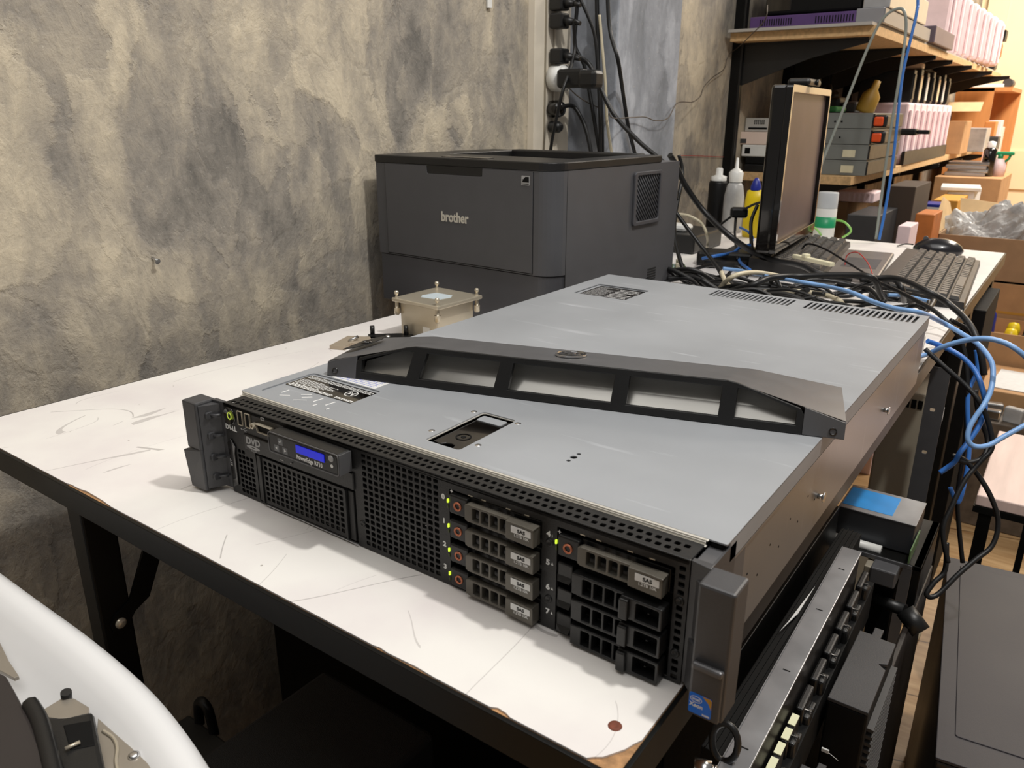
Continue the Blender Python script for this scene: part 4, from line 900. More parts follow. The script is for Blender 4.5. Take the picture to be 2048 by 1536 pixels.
# behind the printer, down the column
YC, XC = 1.232, -0.303
cable('black_cable', [(1186, -420, 'y', YC), (1193, -40, 'y', YC), (1195, 60, 'y', YC), (1197, 150, 'y', YC), (1203, 230, 'y', YC), (1205, 320, 'y', YC), (1207, 420, 'y', YC)], 0.0048, M_cable, 'thick black cable hanging straight down behind the printer')
cable('black_cable', [(1200, -420, 'y', YC-0.02), (1214, -40, 'y', YC-0.02), (1220, 60, 'y', YC-0.02), (1236, 120, 'y', YC-0.03), (1248, 200, 'x', XC), (1258, 260, 'x', XC), (1275, 330, 'x', XC), (1290, 420, 'x', XC)], 0.0045, M_cable, 'black cable bowing over the front of the grey column')
cable('beige_cable', [(1199, 30, 'y', YC-0.02), (1204, 90, 'y', YC-0.02), (1211, 170, 'y', YC-0.02), (1214, 240, 'y', YC-0.02), (1224, 310, 'y', YC-0.02), (1240, 400, 'y', YC-0.02)], 0.0032, M_beige, 'pale beige cable among the black ones beside the column')
cable('black_cable', [(1150, -420, 'y', 1.20), (1154, -30, 'y', 1.20), (1152, 40, 'y', 1.20), (1150, 90, 'y', 1.20), (1168, 130, 'y', 1.21), (1178, 180, 'y', 1.22), (1190, 250, 'y', 1.22), (1202, 330, 'y', 1.22), (1204, 420, 'y', 1.22)], 0.0042, M_cable, 'black cable running down from the top plugs of the power strip')
cable('black_cable', [(1156, -10, 'y', 1.19), (1175, 30, 'y', 1.20), (1190, 75, 'y', 1.21), (1196, 150, 'y', 1.215), (1200, 260, 'y', 1.215), (1200, 400, 'y', 1.215)], 0.0036, M_cable, 'black cable slanting from the top plug to the column')
cable('plug_cord', [plugs[1], (1148, 45, 'w', 0.075), (1150, 95, 'w', 0.07), (1140, 140, 'w', 0.08), (1126, 180, 'w', 0.085), (1112, 240, 'w', 0.07), (1100, 310, 'w', 0.05), (1096, 400, 'w', 0.05)], 0.0036, M_cable, 'black cord looping down in front of the power strip')
cable('plug_cord', [plugs[2], (1152, 112, 'w', 0.075), (1175, 125, 'y', 1.19), (1190, 150, 'y', 1.19), (1212, 200, 'y', 1.19), (1235, 238, 'y', 1.19), (1280, 285, 'y', 1.18), (1340, 340, 'y', 1.17), (1352, 400, 'y', 1.16)], 0.0048, M_cable, 'black cord from the third plug sagging towards the back of the printer')
cable('plug_cord', [(1120, 215, 'w', 0.05), (1145, 212, 'y', 1.20), (1162, 235, 'y', 1.205), (1175, 270, 'y', 1.205), (1185, 330, 'y', 1.205), (1188, 420, 'y', 1.205)], 0.0046, M_cable, 'cord of the round black plug curving down to the printer')
cable('thin_wire', [(1130, 168, 'w', 0.06), (1155, 192, 'w', 0.07), (1185, 210, 'w', 0.08), (1215, 222, 'w', 0.09), (1226, 236, 'w', 0.17), (1262, 235, 'w', 0.135), (1290, 234, 'w', 0.135), (1311, 241, 'w', 0.135), (1336, 236, 'w', 0.13), (1355, 206, 'w', 0.11), (1385, 204, 'w', 0.03), (1401, 192, 'w', 0.02), (1407, 175, 'w', 0.015), (1425, 155, 'w', 0.012), (1448, 138, 'w', 0.012), (1457, 110, 'w', 0.012), (1475, 96, 'w', 0.02), (1500, 72, 'w', 0.15), (1530, 40, 'w', 0.25), (1535, 10, 'w', 0.25)], 0.0013, mat('brown_wire', (84, 74, 64), 0.5), 'thin brown wire stapled across the column and up past the shelf')
cable('red_wire', [(1362, 311, 'w', 0.004), (1400, 312, 'w', 0.004), (1448, 314, 'w', 0.004)], 0.0008, M_red, 'thin red line along the wall left of the shelf upright')
# from behind the printer on to the table
cable('thick_black_cable', [(1340, 310, 'y', 1.12), (1352, 330, 'y', 1.14), (1372, 372, 'y', 1.16), (1410, 425, 'y', 1.18), (1470, 480, 'y', 1.16), (1530, 515, 'z', 0.04), (1600, 530, 'z', 0.05), (1640, 548, 'z', 0.045), (1700, 560, 'z', 0.03)], 0.0058, M_cable, 'thick black cable coming from behind the printer past the monitor foot')
cable('black_cable', [(1358, 310, 'y', 1.2), (1365, 350, 'y', 1.2), (1352, 420, 'y', 1.15), (1349, 470, 'y', 1.1), (1360, 520, 'y', 1.05), (1375, 560, 'z', 0.02)], 0.0042, M_cable, 'black cable dropping close along the back of the printer')
cable('beige_cable', [(1352, 428, 'y', 1.15), (1378, 432, 'y', 1.17), (1404, 448, 'y', 1.18), (1415, 475, 'y', 1.2), (1414, 495, 'z', 0.02)], 0.0032, M_beige, 'beige cable arching down just right of the printer')
cable('black_cable', [(1352, 425, 'y', 1.12), (1385, 470, 'y', 1.12), (1420, 515, 'y', 1.10), (1455, 560, 'z', 0.03), (1490, 590, 'z', 0.02)], 0.0040, M_cable, 'straight black cable slanting down to the rear of the server')
cable('beige_cable', [(1438, 578, 'z', 0.02), (1455, 560, 'z', 0.05), (1480, 548, 'z', 0.06), (1515, 545, 'z', 0.05), (1560, 552, 'z', 0.03)], 0.0042, M_beige, 'beige cable arching up behind the left vent of the server')
cable('beige_cable', [(1443, 545, 'z', 0.05), (1452, 565, 'z', 0.04), (1470, 580, 'z', 0.02)], 0.0042, M_beige, 'short beige cable end crossing behind the server')
cable('beige_cable', [(1510, 585, 'z', 0.03), (1560, 582, 'z', 0.035), (1600, 583, 'z', 0.035), (1650, 590, 'z', 0.03), (1680, 602, 'z', 0.03), (1688, 618, 'z', 0.01)], 0.0042, M_beige, 'beige cable with a white plug lying along the back of the server')
cable('light_blue_cable', [(1446, 537, 'z', 0.03), (1480, 541, 'z', 0.03), (1530, 552, 'z', 0.04), (1590, 562, 'z', 0.06), (1650, 572, 'z', 0.06), (1700, 584, 'z', 0.07), (1745, 603, 'z', 0.07), (1790, 617, 'z', 0.08), (1840, 625, 'z', 0.08), (1885, 645, 'd', 1.10), (1925, 668, 'd', 1.08), (1958, 690, 'd', 1.05), (1982, 722, 'd', 1.03), (1986, 752, 'd', 1.02), (1980, 785, 'd', 1.01), (1966, 812, 'd', 1.0), (1950, 835, 'd', 1.0), (1938, 858, 'd', 1.0), (1936, 880, 'd', 1.0), (1950, 893, 'd', 1.0), (1978, 890, 'd', 1.0), (2010, 872, 'd', 1.0), (2060, 845, 'd', 1.0)], 0.0034, M_cyan, 'light blue network cable crossing behind the server and looping off the table edge')
cable('light_blue_cable', [(1825, 716, 'z', 0.03), (1855, 708, 'd', 1.06), (1890, 692, 'd', 1.04), (1930, 681, 'd', 1.02), (1970, 677, 'd', 1.0), (2005, 684, 'd', 0.99), (2035, 700, 'd', 0.98), (2070, 730, 'd', 0.98)], 0.0034, M_cyan, 'light blue network cable arching off the table to the right edge')
cable('blue_cable', [(1855, 682, 'z', 0.03), (1890, 695, 'd', 1.06), (1925, 715, 'd', 1.05), (1950, 742, 'd', 1.04), (1964, 775, 'd', 1.03), (1970, 812, 'd', 1.03), (1960, 848, 'd', 1.03), (1938, 882, 'd', 1.03), (1920, 905, 'd', 1.03), (1908, 925, 'd', 1.04), (1880, 945, 'd', 1.05)], 0.0034, M_blue, 'mid blue network cable falling from the rear corner of the server')
cable('blue_cable', [(1952, 700, 'd', 1.12), (1955, 740, 'd', 1.12), (1940, 775, 'd', 1.12), (1935, 810, 'd', 1.12), (1938, 900, 'd', 1.12), (1930, 960, 'd', 1.12), (1916, 1005, 'd', 1.12), (1900, 975, 'd', 1.12)], 0.0032, M_blue, 'blue cable hanging furthest back beside the table edge')
# black cables tumbling over the table edge
G = 'black cables hanging over the right table edge'
for i, pts in enumerate([
    [(1720, 560, 'z', 0.06), (1790, 556, 'z', 0.07), (1850, 580, 'z', 0.07), (1900, 610, 'd', 1.16), (1940, 650, 'd', 1.12), (1960, 700, 'd', 1.1), (1968, 750, 'd', 1.1), (1980, 740, 'd', 1.1), (1990, 770, 'd', 1.1), (1968, 748, 'd', 1.1)][:7],
    [(1640, 545, 'z', 0.03), (1740, 560, 'z', 0.05), (1830, 600, 'z', 0.05), (1885, 635, 'd', 1.12), (1925, 690, 'd', 1.12), (1935, 780, 'd', 1.12), (1928, 900, 'd', 1.13), (1915, 1000, 'd', 1.14), (1925, 1125, 'd', 1.15)],
    [(1850, 698, 'z', 0.02), (1890, 735, 'd', 1.04), (1930, 770, 'd', 1.03), (1960, 805, 'd', 1.02), (1978, 850, 'd', 1.02), (1984, 895, 'd', 1.02), (1960, 925, 'd', 1.02), (1930, 960, 'd', 1.02), (1905, 1010, 'd', 1.02), (1886, 1060, 'd', 1.02), (1896, 1125, 'd', 1.02)],
    [(1950, 780, 'd', 1.05), (1958, 830, 'd', 1.05), (1975, 880, 'd', 1.05), (1965, 915, 'd', 1.04), (1930, 925, 'd', 1.04), (1905, 912, 'd', 1.04), (1935, 925, 'd', 1.04), (1975, 980, 'd', 1.03), (1996, 1040, 'd', 1.03), (1985, 1090, 'd', 1.03), (1950, 1120, 'd', 1.03), (1915, 1150, 'd', 1.03), (1880, 1185, 'd', 1.03), (1862, 1194, 'd', 1.03), (1853, 1187, 'd', 1.03), (1868, 1165, 'd', 1.03), (1890, 1140, 'd', 1.03), (1893, 1085, 'd', 1.03)],
    [(1900, 640, 'd', 1.14), (1945, 670, 'd', 1.14), (1958, 740, 'd', 1.13), (1950, 760, 'd', 1.13), (1975, 700, 'd', 1.1), (1978, 740, 'd', 1.1), (1970, 750, 'd', 1.1), (1955, 742, 'd', 1.12)][:4]]):
    cable('hanging_black_cable', pts, 0.0034 if i else 0.0046, M_cable, ['thick black cable draped highest over the right table edge', 'black cable hanging straight down to the tower by the table edge', 'black cable swinging out and back below the blue loop', 'long black cable ending in a narrow loop above the floor', 'short black cable dipping over the edge beside the blue one'][i], group=G)
# the tangle on the table behind the server
rr_ = random.Random(21); G = 'tangled black cables behind the server'
for i in range(44):
    y_ = rr_.uniform(0.74, 1.12); x_ = rr_.uniform(-0.16, 0.14); pts = []
    nn = rr_.randint(5, 8); a_ = rr_.uniform(-0.35, 0.2)
    for k in range(nn):
        pts.append(Vector((x_, y_, 0.006+(0.045 if y_ < 1.0 else 0.03)*rr_.random()))); x_ = min(0.40, x_+rr_.uniform(0.04, 0.09)*math.cos(a_)); y_ = max(0.71, min(1.16, y_+0.07*math.sin(a_)+rr_.uniform(-0.03, 0.03))); a_ += rr_.uniform(-0.5, 0.5)
    cable('tangled_cable', pts, rr_.choice((0.0028, 0.0034, 0.0044)), M_cable, 'black cable lying in the tangle on the table behind the server', group=G)
cable('black_cable', [(1440, 585, 'z', 0.02), (1500, 572, 'z', 0.05), (1540, 556, 'z', 0.06), (1600, 552, 'z', 0.06), (1700, 550, 'z', 0.07), (1745, 556, 'z', 0.07), (1760, 585, 'z', 0.04), (1768, 600, 'z', 0.02)], 0.0052, M_cable, 'thickest black cable running level across the tangle in front of the keyboards')
cable('black_cable', [(1762, 562, 'z', 0.05), (1790, 560, 'z', 0.06), (1804, 580, 'z', 0.05), (1808, 602, 'z', 0.02)], 0.0050, M_cable, 'short thick black cable hooked over beside the right keyboard')
cable('thin_black_cable', [(1670, 590, 'z', 0.04), (1710, 575, 'z', 0.05), (1752, 560, 'z', 0.06), (1800, 556, 'z', 0.06), (1850, 575, 'z', 0.06), (1900, 605, 'd', 1.2), (1940, 648, 'd', 1.15)], 0.0024, M_cable, 'thin black cable curving in front of the right keyboard')
cable('thin_black_cable', [(1600, 505, 'z', 0.03), (1615, 488, 'z', 0.05), (1650, 498, 'z', 0.05), (1700, 528, 'z', 0.04), (1745, 556, 'z', 0.03)], 0.0022, M_cable, 'thin black cable lying diagonally over the left keyboard')
cable('blue_cable', [(1405, 517, 'z', 0.02), (1430, 512, 'z', 0.03), (1465, 505, 'z', 0.03), (1480, 495, 'z', 0.04), (1500, 490, 'z', 0.05)], 0.0034, M_blue, 'mid blue cable left of the monitor foot')
cable('blue_cable', [(1480, 455, 'z', 0.05), (1498, 465, 'z', 0.05), (1505, 480, 'z', 0.03), (1490, 500, 'z', 0.02), (1478, 520, 'z', 0.02), (1500, 540, 'z', 0.02)], 0.0032, M_blue, 'blue cable looping below the yellow bottle')
cable('lime_cable', [(1590, 455, 'z', 0.03), (1610, 450, 'z', 0.04), (1630, 456, 'z', 0.04), (1642, 470, 'z', 0.02)], 0.0026, M_lime, 'lime green cable left of the white spray can')
cable('lime_cable', [(1672, 440, 'z', 0.05), (1690, 445, 'z', 0.05), (1702, 462, 'z', 0.03), (1685, 475, 'z', 0.01)], 0.0028, M_lime, 'lime green cable arching right of the white spray can')
cable('red_wire', [(1690, 530, 'z', 0.02), (1695, 510, 'z', 0.04), (1715, 505, 'z', 0.05), (1735, 525, 'z', 0.04), (1745, 548, 'z', 0.03)], 0.0010, M_red, 'thin red wire between the two keyboards')
cable('pale_blue_patch_lead', [(1775, 590, 'z', 0.03), (1810, 592, 'z', 0.03), (1860, 603, 'z', 0.03)], 0.0030, M_cyan, 'short pale blue lead with a white plug below the right keyboard')
# two leads hanging from the ceiling in front of the shelves
cable('grey_hanging_lead', [(1618, 395, 'y', 1.85), (1650, 310, 'y', 1.88), (1690, 210, 'y', 1.9), (1740, 85, 'y', 1.92), (1768, 35, 'y', 1.92), (1797, 17, 'y', 1.92), (1810, 28, 'y', 1.92), (1811, 70, 'y', 1.92), (1798, 160, 'y', 1.9), (1780, 270, 'y', 1.9), (1766, 370, 'y', 1.9), (1752, 478, 'y', 1.88)], 0.0036, M_greyc, 'grey cable looped over high in front of the shelves')
cable('blue_hanging_lead', [(1840, -420, 'y', 1.95), (1836, -30, 'y', 1.95), (1834, 20, 'y', 1.94), (1822, 75, 'y', 1.93), (1805, 150, 'y', 1.92), (1796, 230, 'y', 1.91), (1786, 320, 'y', 1.9), (1772, 410, 'y', 1.89), (1758, 480, 'y', 1.88)], 0.0036, M_blue, 'blue network cable hanging straight down in front of the shelves')

# ------------------------------------------------------------------ monitor
p0, p1 = aty(1573, 330, 1.20), aty(1642, 330, 1.62)
mx0, my0 = 0.073, 1.20
mang = math.atan2(p1.x-p0.x, p1.y-p0.y)       # screen plane direction measured from +y
mo = thing('flat_monitor', 'flat black monitor seen nearly edge-on, glossy screen turned to the right', 'monitor', (0.070, 1.20, 0), math.atan2(0.038, 0.42))
MW = 0.405
b = MB(); b.plate([rrect(0, MW, 0.055, 0.372, 0.008), rrect(0.012, MW-0.012, 0.075, 0.358, 0.002)], 0.012, T(0.006, 0, 0) @ RFX, 0.001)
b.box(-0.022, 0.008, 0.0, MW, 0.055, 0.372, 0.006); b.build('monitor_case', M_gloss, mo)
b = MB(); b.plate([rrect(0.010, MW-0.010, 0.073, 0.360)], 0.002, T(0.008, 0, 0) @ RFX); b.build('screen', mat('screen_reflection_tone', (104, 90, 87), 0.3, 0.0, 0.3, 5, spec=0.04), mo)  # brownish reflection painted into the screen colour, real specular kept low
b = MB(); b.box(-0.05, -0.018, MW/2-0.03, MW/2+0.03, 0.02, 0.20, 0.006)
b.build('monitor_stand', M_blkpl, mo)
b = MB(); b.box(-0.15, -0.055, MW/2-0.12, MW/2+0.12, 0.0, 0.018, 0.006); b.box(-0.10, -0.03, MW/2-0.03, MW/2+0.03, 0.0, 0.03, 0.004); b.build('stand_foot', M_blkpl, mo)
b = MB(); b.box(-0.025, 0.02, 0.14, 0.26, 0.373, 0.388, 0.006); b.cyl((0.02, 0.20, 0.381), (0.026, 0.20, 0.381), 0.006, n=14); o = b.build('webcam', M_blkpl, None, mo.location, mo.rotation_euler.z); tag(o, 'dark webcam bar on top of the flat monitor', 'webcam')

# ------------------------------------------------------------------ keyboards and mouse
M_key = mat('worn_black_key', (72, 70, 68), 0.45, 0, 0.08, 60)
M_kbd = mat('keyboard_black', (44, 42, 41), 0.45, 0, 0.1, 40)
def keyboard(name, label, c, rz, tilt_z, L_=0.44, D_=0.135, group=None):
    # local x along the length, y across
    k = thing(name, label, 'keyboard', (c[0], c[1], c[2]), rz)
    b = MB(); b.hull([(0, 0, 0), (L_, 0, 0), (L_, D_, 0), (0, D_, 0), (0.002, 0.002, 0.012), (L_-0.002, 0.002, 0.012), (L_-0.002, D_-0.002, 0.026), (0.002, D_-0.002, 0.026)], [(0, 3, 2, 1), (4, 5, 6, 7), (0, 1, 5, 4), (1, 2, 6, 5), (2, 3, 7, 6), (3, 0, 4, 7)])
    b.build('keyboard_case', M_kbd, k)
    b = MB(); r = random.Random(len(label))
    for row in range(6):
        y = 0.010+row*0.0198; z = 0.0125+(y/D_)*0.014
        x = 0.010+0.004*(row % 3)
        while x < L_-0.02:
            w_ = 0.0165
            if row == 0 and 0.10 < x < 0.13: w_ = 0.11
            elif x < 0.02 or 0.27 < x < 0.285: w_ = 0.024
            if 0.29 < x < 0.30: x = 0.302
            if 0.362 < x < 0.372: x = 0.374
            if x+w_ > L_-0.008: break
            b.frustum([(x, y, z), (x+w_, y, z), (x+w_, y+0.0165, z+0.0017), (x, y+0.0165, z+0.0017)], [(x+0.002, y+0.002, z+0.006), (x+w_-0.002, y+0.002, z+0.006), (x+w_-0.002, y+0.0145, z+0.0075), (x+0.002, y+0.0145, z+0.0075)])
            x += w_+0.0025
    kk = b.build('key_field', M_key, k); kk['kind'] = 'stuff'
    return k
# right keyboard: long side runs away from the viewer
keyboard('keyboard', 'black keyboard lying lengthways near the right table edge', (0.435, 1.165, 0), math.atan2(0.50, -0.03) , 0, 0.50, 0.155)
lp = thing('laptop_base', 'grey slab lying under the left keyboard', 'laptop', (0.265, 1.30, 0), math.radians(96))
b = MB(); b.box(0, 0.36, 0, 0.235, 0, 0.012, 0.004); b.build('laptop_case', mat('warm_grey_metal', (128, 122, 118), 0.4, 0.3, 0.05, 20), lp)
b = MB(); b.box(0.11, 0.24, 0.015, 0.085, 0.0119, 0.0124); b.build('touch_pad', M_mgrey, lp)
keyboard('keyboard', 'worn black keyboard on the grey slab beside the monitor', (0.175, 1.25, 0.0125), math.radians(97), 0, 0.44, 0.15)
ms = thing('computer_mouse', 'black computer mouse behind the right keyboard', 'mouse', (0.300, 1.79, 0), math.radians(8))
b = MB(); b.lathe([(0.052, 0.001), (0.056, 0.010), (0.050, 0.022), (0.035, 0.033), (0.018, 0.038), (0, 0.039)], 28, Matrix.Diagonal((1.0, 0.62, 0.95, 1))); b.build('mouse_body', mat('mouse_black', (30, 30, 34), 0.25, 0, 0.05, 20, coat=0.4), ms)
b = MB(); b.cyl((-0.03, -0.003, 0.034), (-0.03, 0.003, 0.034), 0.006, n=14); b.build('scroll_wheel', M_mgrey, ms)
cable('mouse_cord', [(1826, 489, 'z', 0.01), (1810, 488, 'z', 0.006), (1795, 492, 'z', 0.004)], 0.0018, M_cable, 'short visible end of the mouse cord')

# ------------------------------------------------------------------ bottles and small things on the far half of the table
def bottle(name, label, cat, loc, parts, rz=0):
    t = thing(name, label, cat, loc, rz)
    for nm, prof, m, M in parts:
        b = MB(); b.lathe(prof, 24, M); b.build(nm, m, t)
    return t
bottle('cleaner_bottle', 'yellow cleaner bottle with a blue cap standing by the wall', 'bottle', (-0.160, 1.78, 0),
       [('bottle_body', [(0, 0), (0.025, 0), (0.027, 0.01), (0.027, 0.06), (0.026, 0.10), (0.022, 0.124), (0.012, 0.128), (0, 0.128)], M_yellow, Matrix.Diagonal((1, 0.6, 1, 1))),
        ('bottle_cap', [(0.014, 0.126), (0.014, 0.135), (0.009, 0.150), (0.004, 0.158), (0, 0.159)], M_dblue, None)])
bottle('spray_can', 'black aerosol can with a white cap nearest the shelf upright', 'spray can', (-0.305, 1.88, 0),
       [('can_body', [(0, 0), (0.026, 0), (0.027, 0.004), (0.027, 0.130), (0.024, 0.138), (0, 0.138)], M_blackmetal, None),
        ('can_cap', [(0.022, 0.137), (0.022, 0.150), (0.010, 0.154), (0.010, 0.170), (0.007, 0.174), (0, 0.174)], M_whitepl, None)])
bottle('clear_bottle', 'clear plastic bottle with a white nozzle wrapped in cloudy film', 'bottle', (-0.240, 1.84, 0),
       [('bottle_body', [(0, 0), (0.026, 0), (0.028, 0.01), (0.028, 0.10), (0.022, 0.13), (0.014, 0.142), (0, 0.142)], M_film, None),
        ('nozzle', [(0.018, 0.140), (0.020, 0.165), (0.014, 0.172), (0.005, 0.178), (0.003, 0.205), (0, 0.206)], M_whitepl, None)])
bottle('white_spray_can', 'white can with a green band and clear cap beside the monitor', 'spray can', (0.020, 1.82, 0),
       [('can_body', [(0, 0), (0.0255, 0), (0.0265, 0.003), (0.0265, 0.085), (0.024, 0.090), (0, 0.090)], M_whitepl, None),
        ('green_band', [(0.0268, 0.038), (0.0268, 0.066), (0.0264, 0.066)], M_green, None),
        ('clear_cap', [(0.0262, 0.088), (0.0255, 0.126), (0.024, 0.128), (0, 0.128)], mat('frosted_cap', (214, 218, 222), 0.35, trans=0.3), None)])
t = thing('white_router', 'small white box lying behind the printer on a black one', 'router', (-0.27, 1.50, 0))
b = MB(); b.box(-0.10, 0.10, -0.09, 0.09, 0, 0.045, 0.006); b.build('dark_lower_box', M_blkpl, t)
b = MB(); b.box(-0.07, 0.06, -0.05, 0.0, 0.045, 0.062, 0.008); b.build('white_lid', M_whitepl, t)
t = thing('power_brick', 'black power brick among cables left of the monitor foot', 'power adapter', (-0.06, 1.33, 0), 0.3)
b = MB(); b.box(-0.06, 0.06, -0.03, 0.03, 0, 0.032, 0.006); b.build('brick_body', M_blkpl, t)
t = thing('small_green_board', 'small lit green circuit board in the cables beside the printer', 'circuit board', (-0.145, 1.20, 0.0), 0.5)
b = MB(); b.box(-0.045, 0.045, -0.03, 0.03, 0.004, 0.007); b.build('board', M_pcb, t)
b = MB(); b.box(-0.035, 0.03, -0.02, 0.02, 0, 0.0045); b.build('board_foot', M_blkpl, t)
r = random.Random(4)
for i in range(9):
    b = MB(); x, y = r.uniform(-0.038, 0.03), r.uniform(-0.024, 0.018); b.box(x, x+0.010, y, y+0.008, 0.007, 0.010+0.012*r.random(), 0.001); b.build('component', (M_clear, M_greyprint, M_nickel)[i % 3], t)
b = MB(); b.lathe([(0.003, 0.010), (0.003, 0.016), (0, 0.018)], 12, T(0.004, 0.0, 0)); b.build('indicator', M_led, t)
t = thing('ivory_strip_board', 'long narrow ivory connector strip lying on the left keyboard', 'connector strip', tuple(atz(1588, 516, 0.042)), -0.55)
b = MB(); b.box(0, 0.105, -0.006, 0.006, 0, 0.008, 0.0015); b.box(0.028, 0.040, -0.008, 0.006, 0.006, 0.014, 0.002); b.build('strip', M_cream2, t)
t = thing('coiled_black_adapter', 'black inline adapter hanging in the cables before the yellow bottle', 'power adapter', tuple(aty(1478, 425, 1.45)), 0.4)
b = MB(); b.box(-0.02, 0.02, -0.012, 0.012, -0.012, 0.012, 0.006); b.build('adapter_body', M_blkpl, t)
cable('black_lead', [(1440, 450, 'y', 1.42), (1460, 435, 'y', 1.45), (1480, 424, 'y', 1.45), (1510, 408, 'y', 1.42), (1545, 400, 'y', 1.40)], 0.0028, M_cable, 'black cord rising through the inline adapter to the monitor')
cable('black_lead', [(1472, 430, 'y', 1.45), (1470, 470, 'y', 1.42), (1475, 520, 'z', 0.02)], 0.0032, M_cable, 'black cord dropping from the inline adapter')
cable('black_lead', [(1515, 410, 'y', 1.40), (1503, 440, 'y', 1.38), (1502, 470, 'y', 1.36), (1504, 500, 'z', 0.04)], 0.0040, M_cable, 'black cord hanging before the yellow bottle')
t = thing('white_cable_box', 'white ribbed plastic box at the rear right corner of the server', 'plastic box', (0.375, 0.78, 0), 0.1)
b = MB(); b.box(-0.05, 0.055, -0.05, 0.04, 0, 0.030, 0.004)
for i in range(5): b.box(-0.048, 0.053, -0.042+0.016*i, -0.036+0.016*i, 0.030, 0.033, 0.001)
b.build('ribbed_box', M_whitepl, t)

# ------------------------------------------------------------------ shelves on the left wall
def upright(y):
    t = thing('shelf_upright', 'UP', 'shelf upright', (wx(y)+0.001, y, FL), -WA)
    b = MB(); b.box(0, 0.034, -0.010, -0.002, 0.05, 2.2); b.box(0, 0.034, 0.002, 0.010, 0.05, 2.2); b.box(0, 0.028, -0.010, 0.010, 0.05, 2.2); b.build('slotted_channel', M_blkpl, t); return t
uy = (2.15, 2.60, 3.02, 3.32, 3.75, 4.30, 4.90)
ul = ['nearest black slotted upright on the plaster wall', 'second black upright, behind the top of the monitor', 'third black upright right of the monitor', 'fourth black upright between the hanging grey lead and the monitor', 'fifth black upright behind the grey servers', 'sixth black upright behind the black folders', 'last black upright near the wooden bookcase']
for y_, l_ in zip(uy, ul): o = upright(y_); o['label'] = l_; o['group'] = 'shelf uprights'
def bracket(y, z, group, label, depth=0.36, h=0.13):
    t = thing('shelf_bracket', label, 'shelf bracket', (wx(y)+0.036, y, z), -WA, group)
    b = MB(); b.plate([[(0, 0), (depth, 0), (depth, -0.014), (0.20, -0.05), (0, -h)]], 0.004, T(0, 0.002, 0) @ RX90); b.box(0, depth, -0.010, 0.010, -0.004, 0.0); b.build('bracket_plate', M_blkpl, t)
def board(name, label, y0, y1, z, x1, t_=0.022, m=M_kraft, cat='shelf'):
    o = thing(name, label, cat, (0, y0, z))
    b = MB(); b.prism([(wx(y0)+0.018, 0), (x1, 0), (x1+0.012, y1-y0), (wx(y1)+0.004, y1-y0)], -t_, 0, bev=0.001); b.build('shelf_board', m, o); return o
M_edge = mat('chipboard_edge', (206, 170, 122), 0.7, 0, 0.2, 90, 0.2)
M_lam = mat('grey_laminate', (170, 166, 160), 0.5, 0, 0.04, 10)
ZU, ZM = 0.556, 0.140
o = board('wall_shelf', 'upper chipboard wall shelf carrying the purple server', 2.077, 5.2, ZU-0.008, 0.022, 0.024, M_edge)
b = MB(); b.prism([(-0.385, -0.02), (0.015, -0.02), (0.025, 3.1), (-0.26, 3.1)], 0, 0.008); b.build('grey_top_board', M_lam, o, (0, 0, 0))
board('wall_shelf', 'middle wall shelf stacked with grey servers and boxes', 2.25, 5.1, ZM, -0.028, 0.026, M_edge)
board('wall_shelf', 'highest wall shelf, only its far end in view', 3.6, 5.2, 1.02, 0.02, 0.024, M_edge)
for i, y_ in enumerate(uy): bracket(y_, ZU-0.032, 'brackets under the upper shelf', 'black steel bracket under the upper wall shelf, %s' % ('nearest', 'second', 'third', 'fourth', 'fifth', 'sixth', 'farthest')[i], h=0.12)
for i, y_ in enumerate((2.40, 3.02, 3.75, 4.30, 4.90)): bracket(y_, ZM-0.026, 'brackets under the middle shelf', 'black steel bracket under the middle wall shelf, %s' % ('nearest', 'second', 'third', 'fourth', 'farthest')[i], 0.30, 0.09)
for i, y_ in enumerate((3.75, 4.30, 4.90)): bracket(y_, 0.996, 'brackets under the highest shelf', 'black steel bracket under the highest shelf, %s' % ('nearest', 'middle', 'farthest')[i], 0.36, 0.10)

def slab(name, label, cat, u0, v0, u1, v1, y, dep, m, group=None, z0=None, bev=0.003, part=None, rz=0, extra=None):
    """box whose front face (towards -y) spans the given picture corners at distance y"""
    um, vm = (u0+u1)/2, (v0+v1)/2
    x0, x1 = aty(u0, vm, y).x, aty(u1, vm, y).x; zt = aty(um, v0, y).z; zb = aty(um, v1, y).z if z0 is None else z0
    t = thing(name, label, cat, (x0, y, zb), rz, group)
    b = MB(); b.box(0, x1-x0, 0, dep, 0, zt-zb, bev); b.build(part or (name+'_body'), m, t)
    if extra: extra(t, x1-x0, dep, zt-zb)
    return t
# upper shelf load
ys = 2.12
t = thing('purple_server', 'purple and grey one-unit server on the near end of the upper shelf', 'server', (-0.345, ys, ZU))
b = MB(); b.box(0, 0.30, 0, 0.70, 0, 0.036, 0.002); b.build('server_body', M_purple, t)
b = MB(); b.box(0.30, 0.372, -0.002, 0.702, 0, 0.040, 0.002); b.box(0.372, 0.375, 0.0, 0.70, 0.002, 0.038); b.build('grey_end', mat('grey_metal', (150, 150, 154), 0.4, 0.4, 0.05, 20), t)
for i, (x0, x1) in enumerate(((0.03, 0.12), (0.19, 0.29))):
    b = MB()
    for k in range(14): xx = x0+(x1-x0)*k/13; b.box(xx, xx+0.003, -0.0006, 0.002, 0.010, 0.028)
    b.build('vent_slots', M_inside, t)
t2 = thing('black_console', 'large black box on top of the purple server at the top edge', 'electronics box', (-0.31, ys+0.02, ZU+0.0405))
b = MB(); b.box(0, 0.27, 0, 0.5, 0, 0.16, 0.006); b.build('console_case', M_inside, t2)
b = MB(); b.box(0.004, 0.006+0.07, -0.0015, 0.0, 0.01, 0.15); b.build('console_door', M_gloss, t2)
